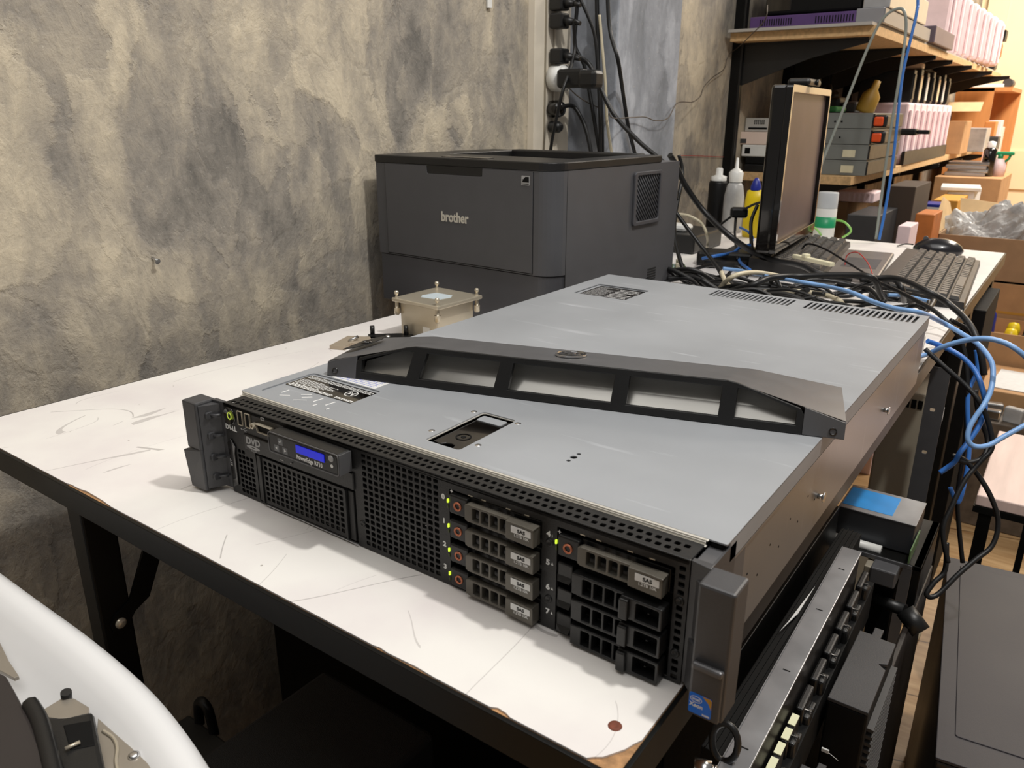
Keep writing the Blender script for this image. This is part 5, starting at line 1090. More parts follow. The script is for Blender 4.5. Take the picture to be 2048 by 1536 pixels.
t3 = thing('grey_device', 'grey metal device beside the black box on the purple server', 'electronics box', (-0.036, ys+0.02, ZU+0.0405))
b = MB(); b.box(0, 0.07, 0, 0.55, 0, 0.07, 0.003); b.build('device_case', M_chrome, t3)
t4 = thing('grey_drive_tray', 'flat grey drive tray leaning out over the shelf edge next to the purple server', 'drive tray', (-0.02, 2.86, ZU))
b = MB(); b.box(0, 0.06, 0, 0.42, 0, 0.055, 0.003); b.build('tray_case', mat('dull_purple_grey', (112, 100, 112), 0.45, 0.2), t4)
def foam(i, t, w_, d_, h_): pass
G = 'pink foam sheets on the upper shelf'
for i in range(8):
    y_ = 3.36+0.155*i; zt = 0.135-0.004*i; u_ = 1842+13*i
    t = thing('pink_foam_tray', 'pale pink foam tray standing on the upper shelf, %s in the row' % ('first', 'second', 'third', 'fourth', 'fifth', 'sixth', 'seventh', 'last')[i], 'foam tray', (-0.255+0.01*i, y_, ZU), 0.0, G)
    b = MB(); b.box(0, 0.255, 0, 0.10, 0, zt+0.10, 0.012); b.build('foam_sheet', M_pink, t)
    b = MB(); b.box(0.256, 0.266, 0.01, 0.03, 0.01, zt+0.08, 0.004); b.build('foam_rib', M_pink, t)
ya = 4.65
p = aty(1934, 118, ya)
bottle('glue_bottle', 'blue and white bottle with a red cap near the far end of the upper shelf', 'bottle', (-0.005, ya, ZU), [('bottle_body', [(0, 0), (0.026, 0), (0.028, 0.01), (0.028, 0.045)], M_whitepl, None), ('blue_label', [(0.0282, 0.040), (0.0282, 0.090), (0.026, 0.095)], M_blue, None), ('black_shoulder', [(0.026, 0.094), (0.022, 0.125), (0.012, 0.130), (0, 0.130)], M_blkpl, None), ('red_cap', [(0.014, 0.129), (0.015, 0.155), (0.010, 0.158), (0, 0.158)], M_red, None)])
t = thing('brown_tape_dispenser', 'brown and black tape dispenser at the far end of the upper shelf', 'tape dispenser', (-0.05, 4.86, ZU))
b = MB(); b.box(0, 0.09, 0, 0.12, 0.05, 0.145, 0.02); b.build('tape_core', mat('brown_plastic', (150, 88, 40), 0.5), t)
b = MB(); b.box(0.01, 0.08, -0.01, 0.10, 0, 0.05, 0.01); b.build('dispenser_base', M_blkpl, t)
b = MB(); b.box(-0.01, 0.10, 0.02, 0.12, 0.145, 0.20, 0.004); b.build('dispenser_top', M_blackmetal, t)
b = MB(); b.tube([(-0.04+0.03*math.cos(a), -0.005, 0.14+0.04*math.sin(a)) for a in [2*math.pi*i/20 for i in range(20)]], 0.008, 8, close=True); o = b.build('masking_tape', M_cream, None, (-0.04, 4.84, ZU)); tag(o, 'cream roll of tape hooked on the brown dispenser', 'tape')

# middle shelf load, from near to far
def sticker(m, x0, x1, z0, z1, nm):
    def f(t, w_, d_, h_):
        b = MB(); b.box(w_*x0, w_*x1, -0.0012, 0.0, h_*z0, h_*z1); b.build(nm, m, t)
    return f
y_ = 2.27
slab('black_drive_case', 'lower of two flat black cases at the near end of the middle shelf', 'case', 1488, 329, 1552, 345, y_, 0.3, M_blkpl, z0=ZM)
zz = aty(1520, 329, y_).z
slab('black_drive_case', 'upper of two flat black cases under the white cartons', 'case', 1490, 314, 1550, 329, y_, 0.3, M_inside, z0=zz+0.0005)
zz = aty(1520, 314, y_).z
slab('white_carton', 'lower white carton with a dark round mark near the shelf upright', 'carton', 1483, 290, 1550, 313, y_, 0.25, M_whitepl, z0=zz+0.0005, extra=sticker(M_inside, 0.10, 0.26, 0.25, 0.75, 'dark_mark'))
zz = aty(1520, 290, y_).z
slab('white_carton', 'upper white carton carrying a grey card reader', 'carton', 1475, 264, 1549, 289, y_, 0.25, mat('pinkish_white', (236, 214, 200), 0.5), z0=zz+0.0005, extra=sticker(M_dgrey, 0.02, 0.25, 0.1, 0.45, 'dark_mark'))
zz = aty(1515, 264, y_).z
def reader(t, w_, d_, h_):
    b = MB(); b.box(w_*0.15, w_*0.85, -0.0015, 0, h_*0.18, h_*0.32); b.build('reader_slot', M_inside, t)
    b = MB()
    for i in range(6):
        for k in range(3): b.box(w_*(0.35+0.07*i), w_*(0.35+0.07*i)+0.003, -0.0015, 0, h_*(0.55+0.12*k), h_*(0.55+0.12*k)+0.003)
    b.build('reader_holes', M_inside, t)
slab('card_reader', 'small light grey drive front standing on the white cartons', 'card reader', 1490, 236, 1543, 262, y_+0.02, 0.04, mat('light_grey_plastic', (190, 188, 182), 0.4), z0=zz+0.0005, extra=reader)
t = thing('black_bag', 'crumpled black bag with straps behind the white cartons', 'bag', (-0.255, 2.60, 0.3275))
b = MB(); bb = bmesh.new(); bmesh.ops.create_icosphere(bb, subdivisions=4, radius=1)
r = random.Random(3)
from mathutils import noise
for v in bb.verts:
    n_ = noise.noise(v.co*2.3); v.co = Vector((v.co.x*0.055, v.co.y*0.09, max(0, (v.co.z+0.9)*0.045)))*(1+0.35*n_)
b.merge(bb, None, True); b.build('bag_body', M_inside, t)
b = MB(); b.tube(spline([(-0.04, 0, 0.06), (-0.05, 0.0, 0.10), (-0.02, 0.0, 0.105), (0.02, 0, 0.07)]), 0.003, 6); b.build('bag_strap', M_inside, t)
t = thing('blue_cloth', 'dark blue cloth stuffed beside the white cartons', 'cloth', (-0.335, 2.62, ZM)); bb = bmesh.new(); bmesh.ops.create_icosphere(bb, subdivisions=4, radius=1)
for v in bb.verts:
    n_ = noise.noise(v.co*3.1); v.co = Vector((v.co.x*0.05, v.co.y*0.10, max(0, (v.co.z+0.9)*0.062)))*(1+0.4*n_)
b = MB(); b.merge(bb, None, True); b.build('cloth_folds', M_dblue, t)
# four grey servers stacked, ends with orange levers
zz = ZM+0.0006
for i in range(4):
    hgt = 0.0462
    lb = ('bottom grey server of the stack of four, resting on the shelf', 'second grey server from the bottom of the stack of four', 'third grey server from the bottom, with an orange lever', 'topmost grey server of the stack of four, with an orange lever')[i]
    t = thing('grey_server', lb, 'server', (-0.30, 2.30, zz), 0, 'grey servers stacked on the middle shelf')
    b = MB(); b.box(0, 0.298, 0, 0.44, 0, hgt-0.0012, 0.001); b.box(0.0, 0.298, -0.0008, 0.0, hgt-0.006, hgt-0.0012); b.build('server_case', M_serv, t)
    b = MB(); b.box(0.2975, 0.303, 0.004, 0.436, 0.002, hgt-0.004, 0.001); b.build('server_front', M_blkpl, t)
    if i >= 2:
        b = MB(); b.box(0.303, 0.340, 0.0, 0.05, 0.004, 0.040, 0.006); b.build('lever_housing', M_blkpl, t)
        b = MB(); b.box(0.303, 0.330, -0.006, 0.012, 0.008, 0.034, 0.004); b.build('orange_lever', M_orange, t)
        b = MB(); b.cyl((0.19, -0.001, 0.02), (0.19, 0, 0.02), 0.003, n=10); b.build('side_screw', M_inside, t)
        b = MB(); b.cyl((0.21, -0.001, 0.02), (0.21, 0, 0.02), 0.003, n=10); b.build('side_screw', M_inside, t)
    else:
        b = MB(); b.box(0.225, 0.262, -0.001, 0, 0.008, 0.030, 0, None); b.build('tape_label', M_cream2, t)
    zz += hgt+0.0003
ztop = zz
t = thing('green_spool_bag', 'green packet lying on the grey servers beside the monitor', 'packet', (-0.22, 2.34, ztop+0.0005)); b = MB(); b.box(0, 0.10, 0, 0.12, 0, 0.018, 0.007); b.build('packet_body', mat('dark_green', (40, 110, 50), 0.5), t)
t = thing('olive_bottle', 'dark yellow bottle leaning on top of the grey servers', 'bottle', (-0.075, 2.50, ztop+0.001)); b = MB(); b.lathe([(0, 0), (0.028, 0), (0.030, 0.01), (0.028, 0.055), (0.012, 0.075), (0.010, 0.10), (0, 0.102)], 20, RY(0.30)); b.build('bottle_body', mat('olive_yellow', (150, 116, 40), 0.5, 0, 0.2, 20), t)
t = thing('black_tools', 'pile of small black gadgets on the grey servers', 'gadgets', (-0.21, 2.52, ztop+0.0005), 0); b = MB(); b.box(0, 0.05, 0, 0.1, 0, 0.05, 0.01); b.build('gadget_body', M_blkpl, t)
b = MB(); b.box(0.055, 0.10, 0.02, 0.12, 0, 0.035, 0.008); b.build('gadget_head', M_dgrey, t)
t = thing('black_adapter', 'black lever-shaped adapter sticking out past the orange levers', 'adapter', (-0.02, 2.80, aty(1743, 270, 2.78).z+0.0006), 0.0)
b = MB(); b.box(-0.03, 0.06, 0, 0.05, 0, 0.022, 0.006); b.box(0.06, 0.10, 0.01, 0.04, 0.004, 0.018, 0.004); b.build('adapter_body', M_blkpl, t)
t = slab('purple_case', 'purple and black case behind the grey servers, on the shelf', 'case', 1722, 270, 1765, 355, 2.78, 0.2, mat('dull_purple', (96, 78, 108), 0.5, 0, 0.2, 20), z0=ZM)
# pink trays and folders
G = 'pink trays on the middle shelf'
for i in range(8):
    y_ = 3.02+0.135*i
    t = thing('pink_foam_tray', 'pale pink foam tray standing on the middle shelf, %s in its row' % ('nearest', 'second', 'third', 'fourth', 'fifth', 'sixth', 'seventh', 'farthest')[i], 'foam tray', (-0.26, y_, ZM), 0, G)
    b = MB(); b.box(0, 0.225, 0, 0.11, 0, 0.225, 0.008); b.build('foam_sheet', M_pink, t)
    b = MB(); b.box(0.226, 0.236, 0.01, 0.03, 0.02, 0.20, 0.004); b.build('foam_rib', M_pink, t)
G = 'black boxes standing on the pink trays'
for i in range(7):
    y_ = 3.05+0.14*i
    t = thing('black_media_case', 'narrow black case standing on the pink trays, %s in its row' % ('nearest', 'second', 'third', 'fourth', 'fifth', 'sixth', 'farthest')[i], 'case', (-0.23, y_, ZM+0.226), 0, G)
    b = MB(); b.box(0, 0.19, 0, 0.05, 0, 0.115+0.01*(i % 2), 0.004); b.build('case_shell', M_blkpl, t)
    b = MB(); b.box(0.186, 0.193, 0.004, 0.04, 0.01, 0.10, 0.002); b.build('case_spine', (M_blkpl, M_cream, M_whitepl)[i % 3], t)
t = thing('tangled_straps', 'dark straps and a pale bar piled on the black cases', 'straps', (-0.20, 3.3, ZM+0.350)); b = MB()
for i in range(6): b.tube(spline([(0.03*i, 0.1*i, 0.005), (0.05+0.02*i, 0.05+0.12*i, 0.03), (0.12, 0.2+0.1*i, 0.008)]), 0.006, 6)
b.build('strap_bundle', M_blkpl, t)
b = MB(); b.box(0.02, 0.16, -0.1, -0.06, 0.0, 0.02, 0.005); b.build('pale_bar', M_trunk, t)
# front tray row on the shelf edge
t = slab('dark_tray', 'dark plastic tray near the middle shelf edge under the pink trays', 'tray', 1786, 300, 1850, 335, 3.0, 0.0, M_blkpl, z0=ZM) if False else thing('dark_tray', 'dark plastic tray on the middle shelf edge in front of the pink trays', 'tray', (-0.020, 3.0, ZM))
b = MB(); b.plate([rrect(0, 0.0, 0, 0)] if False else [rrect(-0.012, 0.0, 0.0, 1.0)], 0.05, None); b.build('tray_wall', M_blkpl, t)
t = slab('open_carton', 'open brown carton with raised flaps on the middle shelf', 'carton', 1882, 242, 1926, 300, 4.15, 0.25, M_card, z0=ZM)
b = MB(); b.box(0.0, 0.15, 0, 0.003, 0, 0.08, 0, RXm(-1.0)); b.build('carton_flap', M_kraft, t, (0, 0, 0.20))
t = slab('clear_bin', 'cloudy plastic bin of small parts on the middle shelf', 'bin', 1922, 256, 1970, 304, 4.55, 0.2, M_film, z0=ZM)
t = slab('blue_packet', 'blue packet at the middle shelf edge', 'packet', 1896, 300, 1925, 312, 4.2, 0.08, M_blue, z0=ZM) if False else None
t = slab('orange_tub', 'orange tub at the far end of the middle shelf', 'tub', 1968, 243, 1990, 272, 4.95, 0.12, M_orange if False else mat('dull_orange', (214, 140, 78), 0.5), z0=ZM+0.07)
b = MB(); b.box(-0.005, 0.08, -0.005, 0.125, -0.07, 0.0, 0.003); b.build('tub_box', M_dgrey, t)

# ------------------------------------------------------------------ bookcase and far pile
t = thing('wooden_bookcase', 'orange wood bookcase at the far end of the room', 'bookcase', (-0.19, 5.25, FL))
H_ = 1.225
b = MB(); b.box(0, 0.20, 0, 0.02, 0, H_); b.box(0.0, 0.29, 0.62, 0.64, 0, H_); b.build('side_panel', M_oak, t)
b = MB(); b.box(0.0, 0.012, 0.02, 0.62, 0, H_); b.build('back_panel', M_oak, t)
for z in (0.05, 0.42, 0.80, H_):
    b = MB(); b.box(0.0, 0.29, 0.0, 0.64, z-0.018, z+0.004); b.build('bookcase_shelf', M_oak, t)
for i, (z, hh, m) in enumerate(((0.806, 0.24, M_pink), (0.806, 0.2, M_whitepl), (0.426, 0.26, M_card2))):
    t_ = thing('bookcase_carton', ('pink and white carton standing in the top of the bookcase', 'white carton behind it in the bookcase', 'dark carton in the lower bookcase')[i], 'carton', (-0.10, 5.36+0.14*i*(i < 2), FL+z))
    b = MB(); b.box(0, 0.17, 0, 0.12, 0, hh, 0.003); b.build('carton_body', m, t_)
t = thing('paper_pile', 'loose white papers on top of the bookcase', 'papers', (-0.15, 5.30, FL+H_+0.005)); b = MB(); b.box(0, 0.20, 0, 0.25, 0, 0.02, 0.002, RZ(0.2)); b.build('sheets', M_paper, t)
t = thing('grey_roll', 'dark grey rolled object at the edge of the bookcase top', 'roll', (0.06, 5.34, FL+H_+0.030)); b = MB(); b.cyl((0, 0, 0), (0, 0.2, 0), 0.025, n=16); b.build('roll_body', M_dgrey, t)
def carton(name, label, u0, v0, u1, v1, y, dep, m, z0, cat='carton', **k): return slab(name, label, cat, u0, v0, u1, v1, y, dep, m, z0=z0, **k)
# cartons stacked on the floor beyond the table
t = carton('large_carton', 'largest brown carton, second row beyond the table, carrying silver discs', 1862, 355, 1996, 440, 3.9, 0.5, M_card, FL)
zt = aty(1929, 355, 3.9).z
for i in range(4):
    w_ = 0.17; t_ = thing('disc_spindle', 'flat silver case on the largest carton, %s of the pile' % ('bottom', 'second', 'third', 'top')[i], 'case', (aty(1888, 350, 4.0).x+0.01*(i % 2), 4.0, zt+0.0005+0.0165*i), 0, 'silver cases on the largest carton')
    b = MB(); b.box(0, w_, 0, 0.14, 0, 0.0155, 0.002); b.build('case_shell', M_silver if i % 2 else M_chrome, t_)
bottle('dark_aerosol', 'dark aerosol can with a pale label on the largest carton', 'spray can', (aty(1972, 350, 4.05).x, 4.05, zt+0.0005), [('can_body', [(0, 0), (0.028, 0), (0.028, 0.12), (0.02, 0.13), (0, 0.13)], M_gloss, None), ('can_cap', [(0.018, 0.13), (0.018, 0.155), (0, 0.16)], M_whitepl, None)])
t = bottle('spray_bottle', 'spray bottle with a green trigger head, rightmost on the largest carton', 'spray bottle', (aty(1994, 350, 4.1).x, 4.1, zt+0.0005), [('bottle_body', [(0, 0), (0.03, 0), (0.03, 0.05), (0.018, 0.075), (0.012, 0.08), (0, 0.08)], M_pink, None)])
b = MB(); b.cyl((0, 0, 0.078), (0, 0, 0.10), 0.012, n=12); b.box(-0.045, 0.055, -0.012, 0.012, 0.095, 0.112, 0.006); b.tube([(0.04, 0, 0.10), (0.035, 0, 0.08), (0.02, 0, 0.065)], 0.006, 6); b.build('trigger_head', M_green, t)
carton('white_carton', 'white carton stack leaning on the largest carton', 1884, 372, 1944, 428, 3.55, 0.25, M_pink, FL) if False else None
t = carton('white_paper_stack', 'tall stack of white paper and boxes in front of the largest carton', 1890, 382, 1944, 440, 3.5, 0.25, M_paper, FL, 'paper stack')
zt = aty(1917, 382, 3.5).z; t = thing('white_folder', 'white folder lying askew on the tall paper stack', 'folder', (aty(1882, 380, 3.5).x, 3.48, zt+0.0008), 0.12); b = MB(); b.box(0, 0.15, 0, 0.22, 0, 0.014, 0.002); b.build('folder_body', M_whitepl, t)
carton('yellow_carton', 'yellow-brown carton left of the paper stack', 1862, 400, 1912, 450, 3.2, 0.3, M_card3, FL)
carton('blue_box', 'blue printed box standing behind the orange-brown carton beyond the table', 1840, 408, 1884, 480, 3.02, 0.12, M_dblue, FL, 'box', extra=sticker(M_whitepl, 0.05, 0.9, 0.965, 0.985, 'pale_print'))
carton('orange_carton', 'orange-brown carton beside the white one beyond the table', 1826, 428, 1864, 492, 2.36, 0.16, mat('orange_card', (190, 112, 50), 0.6, 0, 0.15, 20), FL)
carton('small_white_carton', 'small white carton just beyond the table end', 1792, 452, 1818, 500, 2.1, 0.12, M_pink, FL)
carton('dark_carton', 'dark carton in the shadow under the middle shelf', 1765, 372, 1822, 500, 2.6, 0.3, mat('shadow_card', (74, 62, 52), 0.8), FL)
carton('grey_crate', 'grey crate under the middle shelf behind the white spray can', 1690, 430, 1752, 500, 2.3, 0.3, M_dgrey, FL)
carton('brown_crate', 'brown carton standing under the near end of the middle shelf', 1560, 400, 1690, 500, 2.62, 0.3, M_card2, FL)
t = thing('pink_foam_block', 'pink ribbed foam block lying under the middle shelf', 'foam tray', tuple(aty(1672, 418, 2.62)), 0.0); t.location.z = aty(1625, 400, 2.62).z+0.001
b = MB(); b.box(-0.04, 0.12, 0, 0.14, 0, 0.035, 0.004)
for i in range(9): b.box(-0.035+0.017*i, -0.028+0.017*i, -0.003, 0.0, 0.002, 0.030, 0.001)
b.build('foam_body', M_pink, t)
YB = 2.60
def zt_(v, y): return aty(2010, v, y).z-FL
bx0 = aty(1866, 520, YB).x; bw = aty(2075, 520, YB).x-bx0; bz0 = zt_(566, YB); bz1 = aty(1960, 474, YB).z-FL
t = thing('tall_brown_carton', 'tall brown carton on the floor carrying the open cardboard box', 'carton', (bx0+0.02, YB, FL)); b = MB(); b.box(0, bw+0.04, 0, 0.38, 0, bz0-0.001, 0.003); b.build('carton_body', M_card, t)
b = MB(); b.box(0, bw+0.04, -0.0008, 0, bz0-0.10, bz0-0.092); b.build('carton_seam', M_card3, t)
t = thing('open_cardboard_box', 'wide open cardboard box holding cloudy plastic film beyond the table end', 'cardboard box', (bx0, YB, FL+bz0))
hz = bz1-bz0
b = MB(); b.box(0, bw, 0, 0.005, 0, hz); b.box(0, bw, 0.36, 0.365, 0, hz); b.box(0, 0.005, 0, 0.365, 0, hz); b.box(bw-0.005, bw, 0, 0.365, 0, hz); b.box(0, bw, 0, 0.365, 0, 0.005); b.build('box_walls', M_card2, t)
b = MB(); b.plate([[(0, 0), (0, 0.36), (0.075, 0.34), (0.105, 0.22), (0.05, 0.04)]], 0.004, T(-0.002, 0.0, hz) @ RY(math.radians(-105))); b.build('box_flap', M_kraft, t)
b = MB(); b.frustum([(0.02, 0.358, hz-0.004), (0.20, 0.358, hz-0.004), (0.20, 0.363, hz-0.004), (0.02, 0.363, hz-0.004)], [(0.0, 0.42, hz+0.085), (0.15, 0.42, hz+0.07), (0.15, 0.425, hz+0.07), (0.0, 0.425, hz+0.085)]); b.build('box_flap', M_kraft, t)
t = thing('plastic_film', 'crumpled cloudy plastic film rising from the open cardboard box', 'plastic film', (aty(1966, 450, YB+0.18).x, YB+0.18, FL+bz0+0.006)); bb = bmesh.new(); bmesh.ops.create_icosphere(bb, subdivisions=6, radius=1)
for v in bb.verts:
    n_ = noise.noise(v.co*1.7+Vector((3, 1, 0)))+0.35*noise.noise(v.co*4.3)+0.16*abs(noise.noise(v.co*9.0)); c_ = v.co; v.co = Vector((c_.x*0.14+0.05*c_.z, c_.y*0.11, 0.5*(hz+0.02)+(c_.z)*0.5*(hz+0.12)*1.0))*1.0; v.co.x *= 1+0.35*n_; v.co.y *= 1+0.2*n_; v.co.z = max(0.0, v.co.z*(1+0.35*n_))
b = MB(); b.merge(bb, None, False); b.build('film_folds', M_film, t)
y_ = 2.36; x_ = aty(1948, 660, y_).x; h_ = zt_(668, y_)
t = thing('carton_of_parts', 'open brown carton holding dark parts and two bottles, right of the table', 'carton', (x_, y_, FL)); b = MB(); b.plate([rrect(0, 0.34, 0, 0.22), rrect(0.004, 0.336, 0.004, 0.216)], h_, None); b.box(0.003, 0.337, 0.003, 0.217, h_-0.05, h_-0.045); b.build('carton_body', M_card, t)
zi = FL+h_-0.0445
def at_top(u, v, y, z): return aty(u, v, y).z-z
bl = at_top(1970, 606, 2.46, zi); bn = at_top(1970, 592, 2.46, zi)
bottle('blue_spray_bottle', 'blue bottle with a white nozzle standing in the carton of parts', 'bottle', (aty(1971, 640, 2.46).x, 2.46, zi), [('bottle_body', [(0, 0), (0.028, 0), (0.030, 0.01), (0.028, bl*0.7), (0.010, bl), (0, bl)], M_dblue, None), ('nozzle', [(0.008, bl), (0.007, bn), (0, bn+0.002)], M_whitepl, None)])
pl_ = at_top(1966, 640, 2.40, zi)
bottle('pink_bottle', 'pale pink bottle in front of the blue one', 'bottle', (aty(1967, 660, 2.395).x, 2.395, zi), [('bottle_body', [(0, 0), (0.020, 0), (0.021, 0.01), (0.019, pl_-0.01), (0.012, pl_), (0, pl_)], M_pink, None)])
for i in range(10):
    t_ = thing('loose_part', ('yellow knob', 'dark metal part', 'grey plastic part', 'black coiled part', 'film-wrapped part')[i % 5]+' lying in the carton of parts', 'spare part', (x_+0.095+0.050*(i % 5), 2.41+0.09*(i//5), zi), 0.7*i, 'parts in the brown carton')
    b = MB()
    if i % 5 == 0: b.lathe([(0, 0), (0.016, 0.004), (0.020, 0.03), (0.014, 0.050), (0, 0.054)], 16)
    else: b.box(-0.020, 0.020, -0.016, 0.016, 0, 0.035+0.004*i, 0.006)
    b.build('part_body', (M_yellow, M_blackmetal, M_dgrey, M_blkpl, M_film)[i % 5], t_)
y_ = 2.06; x_ = aty(1962, 760, y_).x; h_ = zt_(785, y_)
t = thing('low_brown_carton', 'closed kraft carton with a white sheet on top, behind the film-wrapped parts', 'carton', (x_, y_, FL)); b = MB(); b.box(0, 0.34, 0, 0.28, 0, h_, 0.003); b.build('carton_body', M_card, t)
t = thing('white_sheet', 'white paper sheet lying on the closed kraft carton', 'paper', (x_+0.02, y_+0.03, FL+h_+0.0005)); b = MB(); b.box(0, 0.26, 0, 0.20, 0, 0.002, 0, RZ(-0.06)); b.build('sheet', M_paper, t)
y_ = 1.93; x_ = aty(1950, 850, y_).x; h_ = zt_(850, y_)
t = thing('grey_crate', 'dark crate of film-wrapped parts behind the bench', 'crate', (x_, y_, FL)); b = MB(); b.box(0, 0.34, 0, 0.12, 0, h_, 0.004); b.build('crate_body', mat('crate_grey', (96, 84, 72), 0.6, 0, 0.3, 40), t)
r = random.Random(9)
for i in range(12):
    m_ = (M_silver, M_film, M_blkpl, M_film, M_card2, M_silver)[i % 6]
    t_ = thing('loose_part', ('shiny metal part', 'film-wrapped part', 'black part', 'small film-wrapped part', 'brown part', 'bright metal part')[i % 6]+' heaped on the dark crate', 'spare part', (x_+0.03+0.050*(i % 6), y_+0.03+0.055*(i//6), FL+h_+0.0005), r.uniform(-0.4, 0.4), 'loose parts on the dark crate')
    b = MB(); b.box(-0.022, 0.022, -0.012, 0.012, 0, 0.015+0.03*r.random(), 0.004); b.build('part_body', m_, t_)
# ------------------------------------------------------------------ bench of wood and black bars at the right
t = thing('steel_bench', 'black steel barred stand with a pale wood top at the right edge', 'bench', (0.515, 1.09, FL))
b = MB(); b.box(0, 0.50, 0, 0.36, 0.43, 0.45, 0.002); b.build('bench_top', M_pinkwood, t)
b = MB(); b.box(-0.002, 0.502, -0.002, 0.362, 0.418, 0.4295); b.build('top_frame', M_frame, t)
for x in (0.008, 0.075, 0.145, 0.215, 0.30):
    b = MB(); b.box(x, x+(0.02 if x < 0.02 else 0.010), 0.0, 0.015, 0.0, 0.418); b.build('bar', M_frame, t)
b = MB(); b.box(0.0, 0.02, 0.34, 0.36, 0.0, 0.418); b.build('leg', M_frame, t)
b = MB(); b.box(0.47, 0.49, 0.34, 0.36, 0.0, 0.418); b.build('leg', M_frame, t)
y_ = 2.16; x_ = aty(1880, 900, y_).x; w_ = aty(1958, 900, y_).x-x_; h_ = aty(1920, 800, y_).z-FL
t = thing('red_marked_carton', 'brown carton with red marks between the table leg and the bench', 'carton', (x_, y_, FL)); b = MB(); b.box(0, w_, 0, 0.15, 0, h_, 0.003); b.build('carton_body', M_card, t)
for k in (0.62, 0.78):
    b = MB(); b.plate([circ(w_*0.5, h_*k, 0.022, 20, 0.014), circ(w_*0.5, h_*k, 0.015, 20, 0.008)], 0.0004, T(0, -0.0008, 0) @ RX90); b.build('red_mark', M_red, t)

# ------------------------------------------------------------------ computers below the table, right side
t = thing('computer_tower', 'large dark computer tower standing at the lower right corner', 'computer', (0.5535, 0.462, FL), math.radians(6.5))
b = MB(); b.box(0, 0.22, 0, 0.475, 0.0, 0.395, 0.003); b.build('tower_side', M_towerk, t)
b = MB(); b.plate([rrect(0.0, 0.22, 0.0, 0.475, 0.002)], 0.004, T(0, 0, 0.3955), 0.0008); b.plate([rrect(0.018, 0.21, 0.045, 0.455, 0.004)], 0.0022, T(0, 0, 0.3985), 0.0008); b.box(0, 0.22, -0.004, 0.0, 0.02, 0.385, 0.001); b.build('tower_lid', M_tower, t)
# black cabinet with long dark side
t = thing('black_cabinet', 'black metal cabinet standing under and beside the right table edge', 'cabinet', (0.378, 0.86, FL))
b = MB(); b.box(-0.008, -0.001, -0.25, -0.11, 0.0, 0.5405, 0.002); b.build('cabinet_body', M_frame, t)
b = MB(); b.box(0.1100, 0.117, -0.415, -0.11, 0.0, 0.475, 0.002); b.build('side_panel', mat('dark_brown_panel', (40, 34, 30), 0.4, 0, 0.3, 12), t)
b = MB(); b.box(0.0, 0.105, -0.252, -0.25, 0.534, 0.5405, 0.001); b.build('ledge', M_mgrey, t)
b = MB(); b.box(-0.008, 0.115, -0.25, -0.11, 0.534, 0.5405, 0.001); b.box(0.1055, 0.115, -0.25, -0.11, 0.475, 0.5405, 0.001); b.build('cabinet_shelf', M_frame, t)
def mini(label, loc, w_, d_, h_):
    t = thing('small_desktop_computer', label, 'computer', loc)
    b = MB(); b.box(0, w_, 0, d_, 0.0, h_-0.004, 0.002); b.build('computer_case', M_inside, t)
    b = MB(); b.plate([[(0, 0), (w_, 0), (w_, d_*0.58), (w_-0.008, d_*0.63), (w_, d_*0.66), (w_, d_*0.98), (w_-0.015, d_*0.98), (w_-0.015, d_*1.12), (0.012, d_*1.12), (0.012, d_), (0, d_)]], 0.004, T(0, 0, h_-0.004), 0.0008); b.build('computer_top', mat('dusty_black', (58, 57, 58), 0.6, 0, 0.15, 25, 0.1, 700), t)
    n_ = 60
    g = MB()
    for i in range(n_):
        z = 0.03+i*(h_-0.05)/n_; g.box(w_, w_+0.006, 0.01, d_*0.95, z, z+0.0035, 0, T(0, 0, 0) @ RXm(0.0))
    g.build('ribbed_grille', M_mgrey if False else mat('grille_black', (46, 46, 47), 0.45), t)
    return t
mini('small black desktop computer with a ribbed side, farther of the two', (0.4625, 0.300, FL), 0.036, 0.125, 0.548)
mini('small black desktop computer with a ribbed side, nearer of the two', (0.4600, 0.150, FL), 0.034, 0.090, 0.515)
t = thing('small_white_tag', 'small white tag with a cord on the nearer computer front', 'tag', tuple(aty(1652, 1500, 0.296))); b = MB(); b.box(-0.004, 0.003, -0.002, 0, -0.002, 0.002, 0.0004); b.tube([(0.003, -0.001, -0.001), (0.012, -0.001, -0.005)], 0.0003, 5); b.build('tag_body', M_whitepl, t)
# upright servers along the table edge
t = thing('upright_black_server', 'black server standing on its side right under the table edge, riveted top', 'server', (0.346, 0.198, FL+0.0395))
b = MB(); b.box(0, 0.046, 0, 0.40, 0, 0.56, 0.001); b.build('server_case', M_blackmetal, t)
for i in range(9):
    b = MB(); b.lathe([(0, 0.0012), (0.002, 0.0008), (0.003, 0)], 12, T(0.036, 0.030+0.037*i, 0.56)); b.build('rivet', M_silver if i == 99 else M_mgrey, t)
t = thing('server_rack_base', 'black steel stand the upright servers rest on', 'stand', (0.344, 0.06, FL)); b = MB(); b.box(0, 0.128, 0, 0.385, 0.02, 0.039); b.box(0, 0.02, 0, 0.385, 0, 0.02); b.box(0.108, 0.128, 0, 0.385, 0, 0.02); b.build('stand_frame', M_frame, t)
t = thing('thin_black_server', 'thin black server with long ridges standing beside the riveted one', 'server', (0.4005, 0.12, FL+0.0395))
b = MB(); b.box(0, 0.024, 0.02, 0.46, 0, 0.540, 0.001)
for i in range(4): b.box(0.003+0.0052*i, 0.0038+0.0052*i, 0.02, 0.46, 0.540, 0.5418)
b.build('server_case', M_inside, t)
b = MB(); b.plate([[(0.0, 0.20), (0.006, 0.24), (0.006, 0.30), (0.002, 0.22)]], 0.001, T(0.006, 0, 0.545)); b.build('pale_flap', M_paper, t)
t = thing('silver_topped_server', 'server standing on its side with a long bright steel top and black caddies', 'server', (0.4270, 0.0656, FL+0.0395), math.radians(0.9))
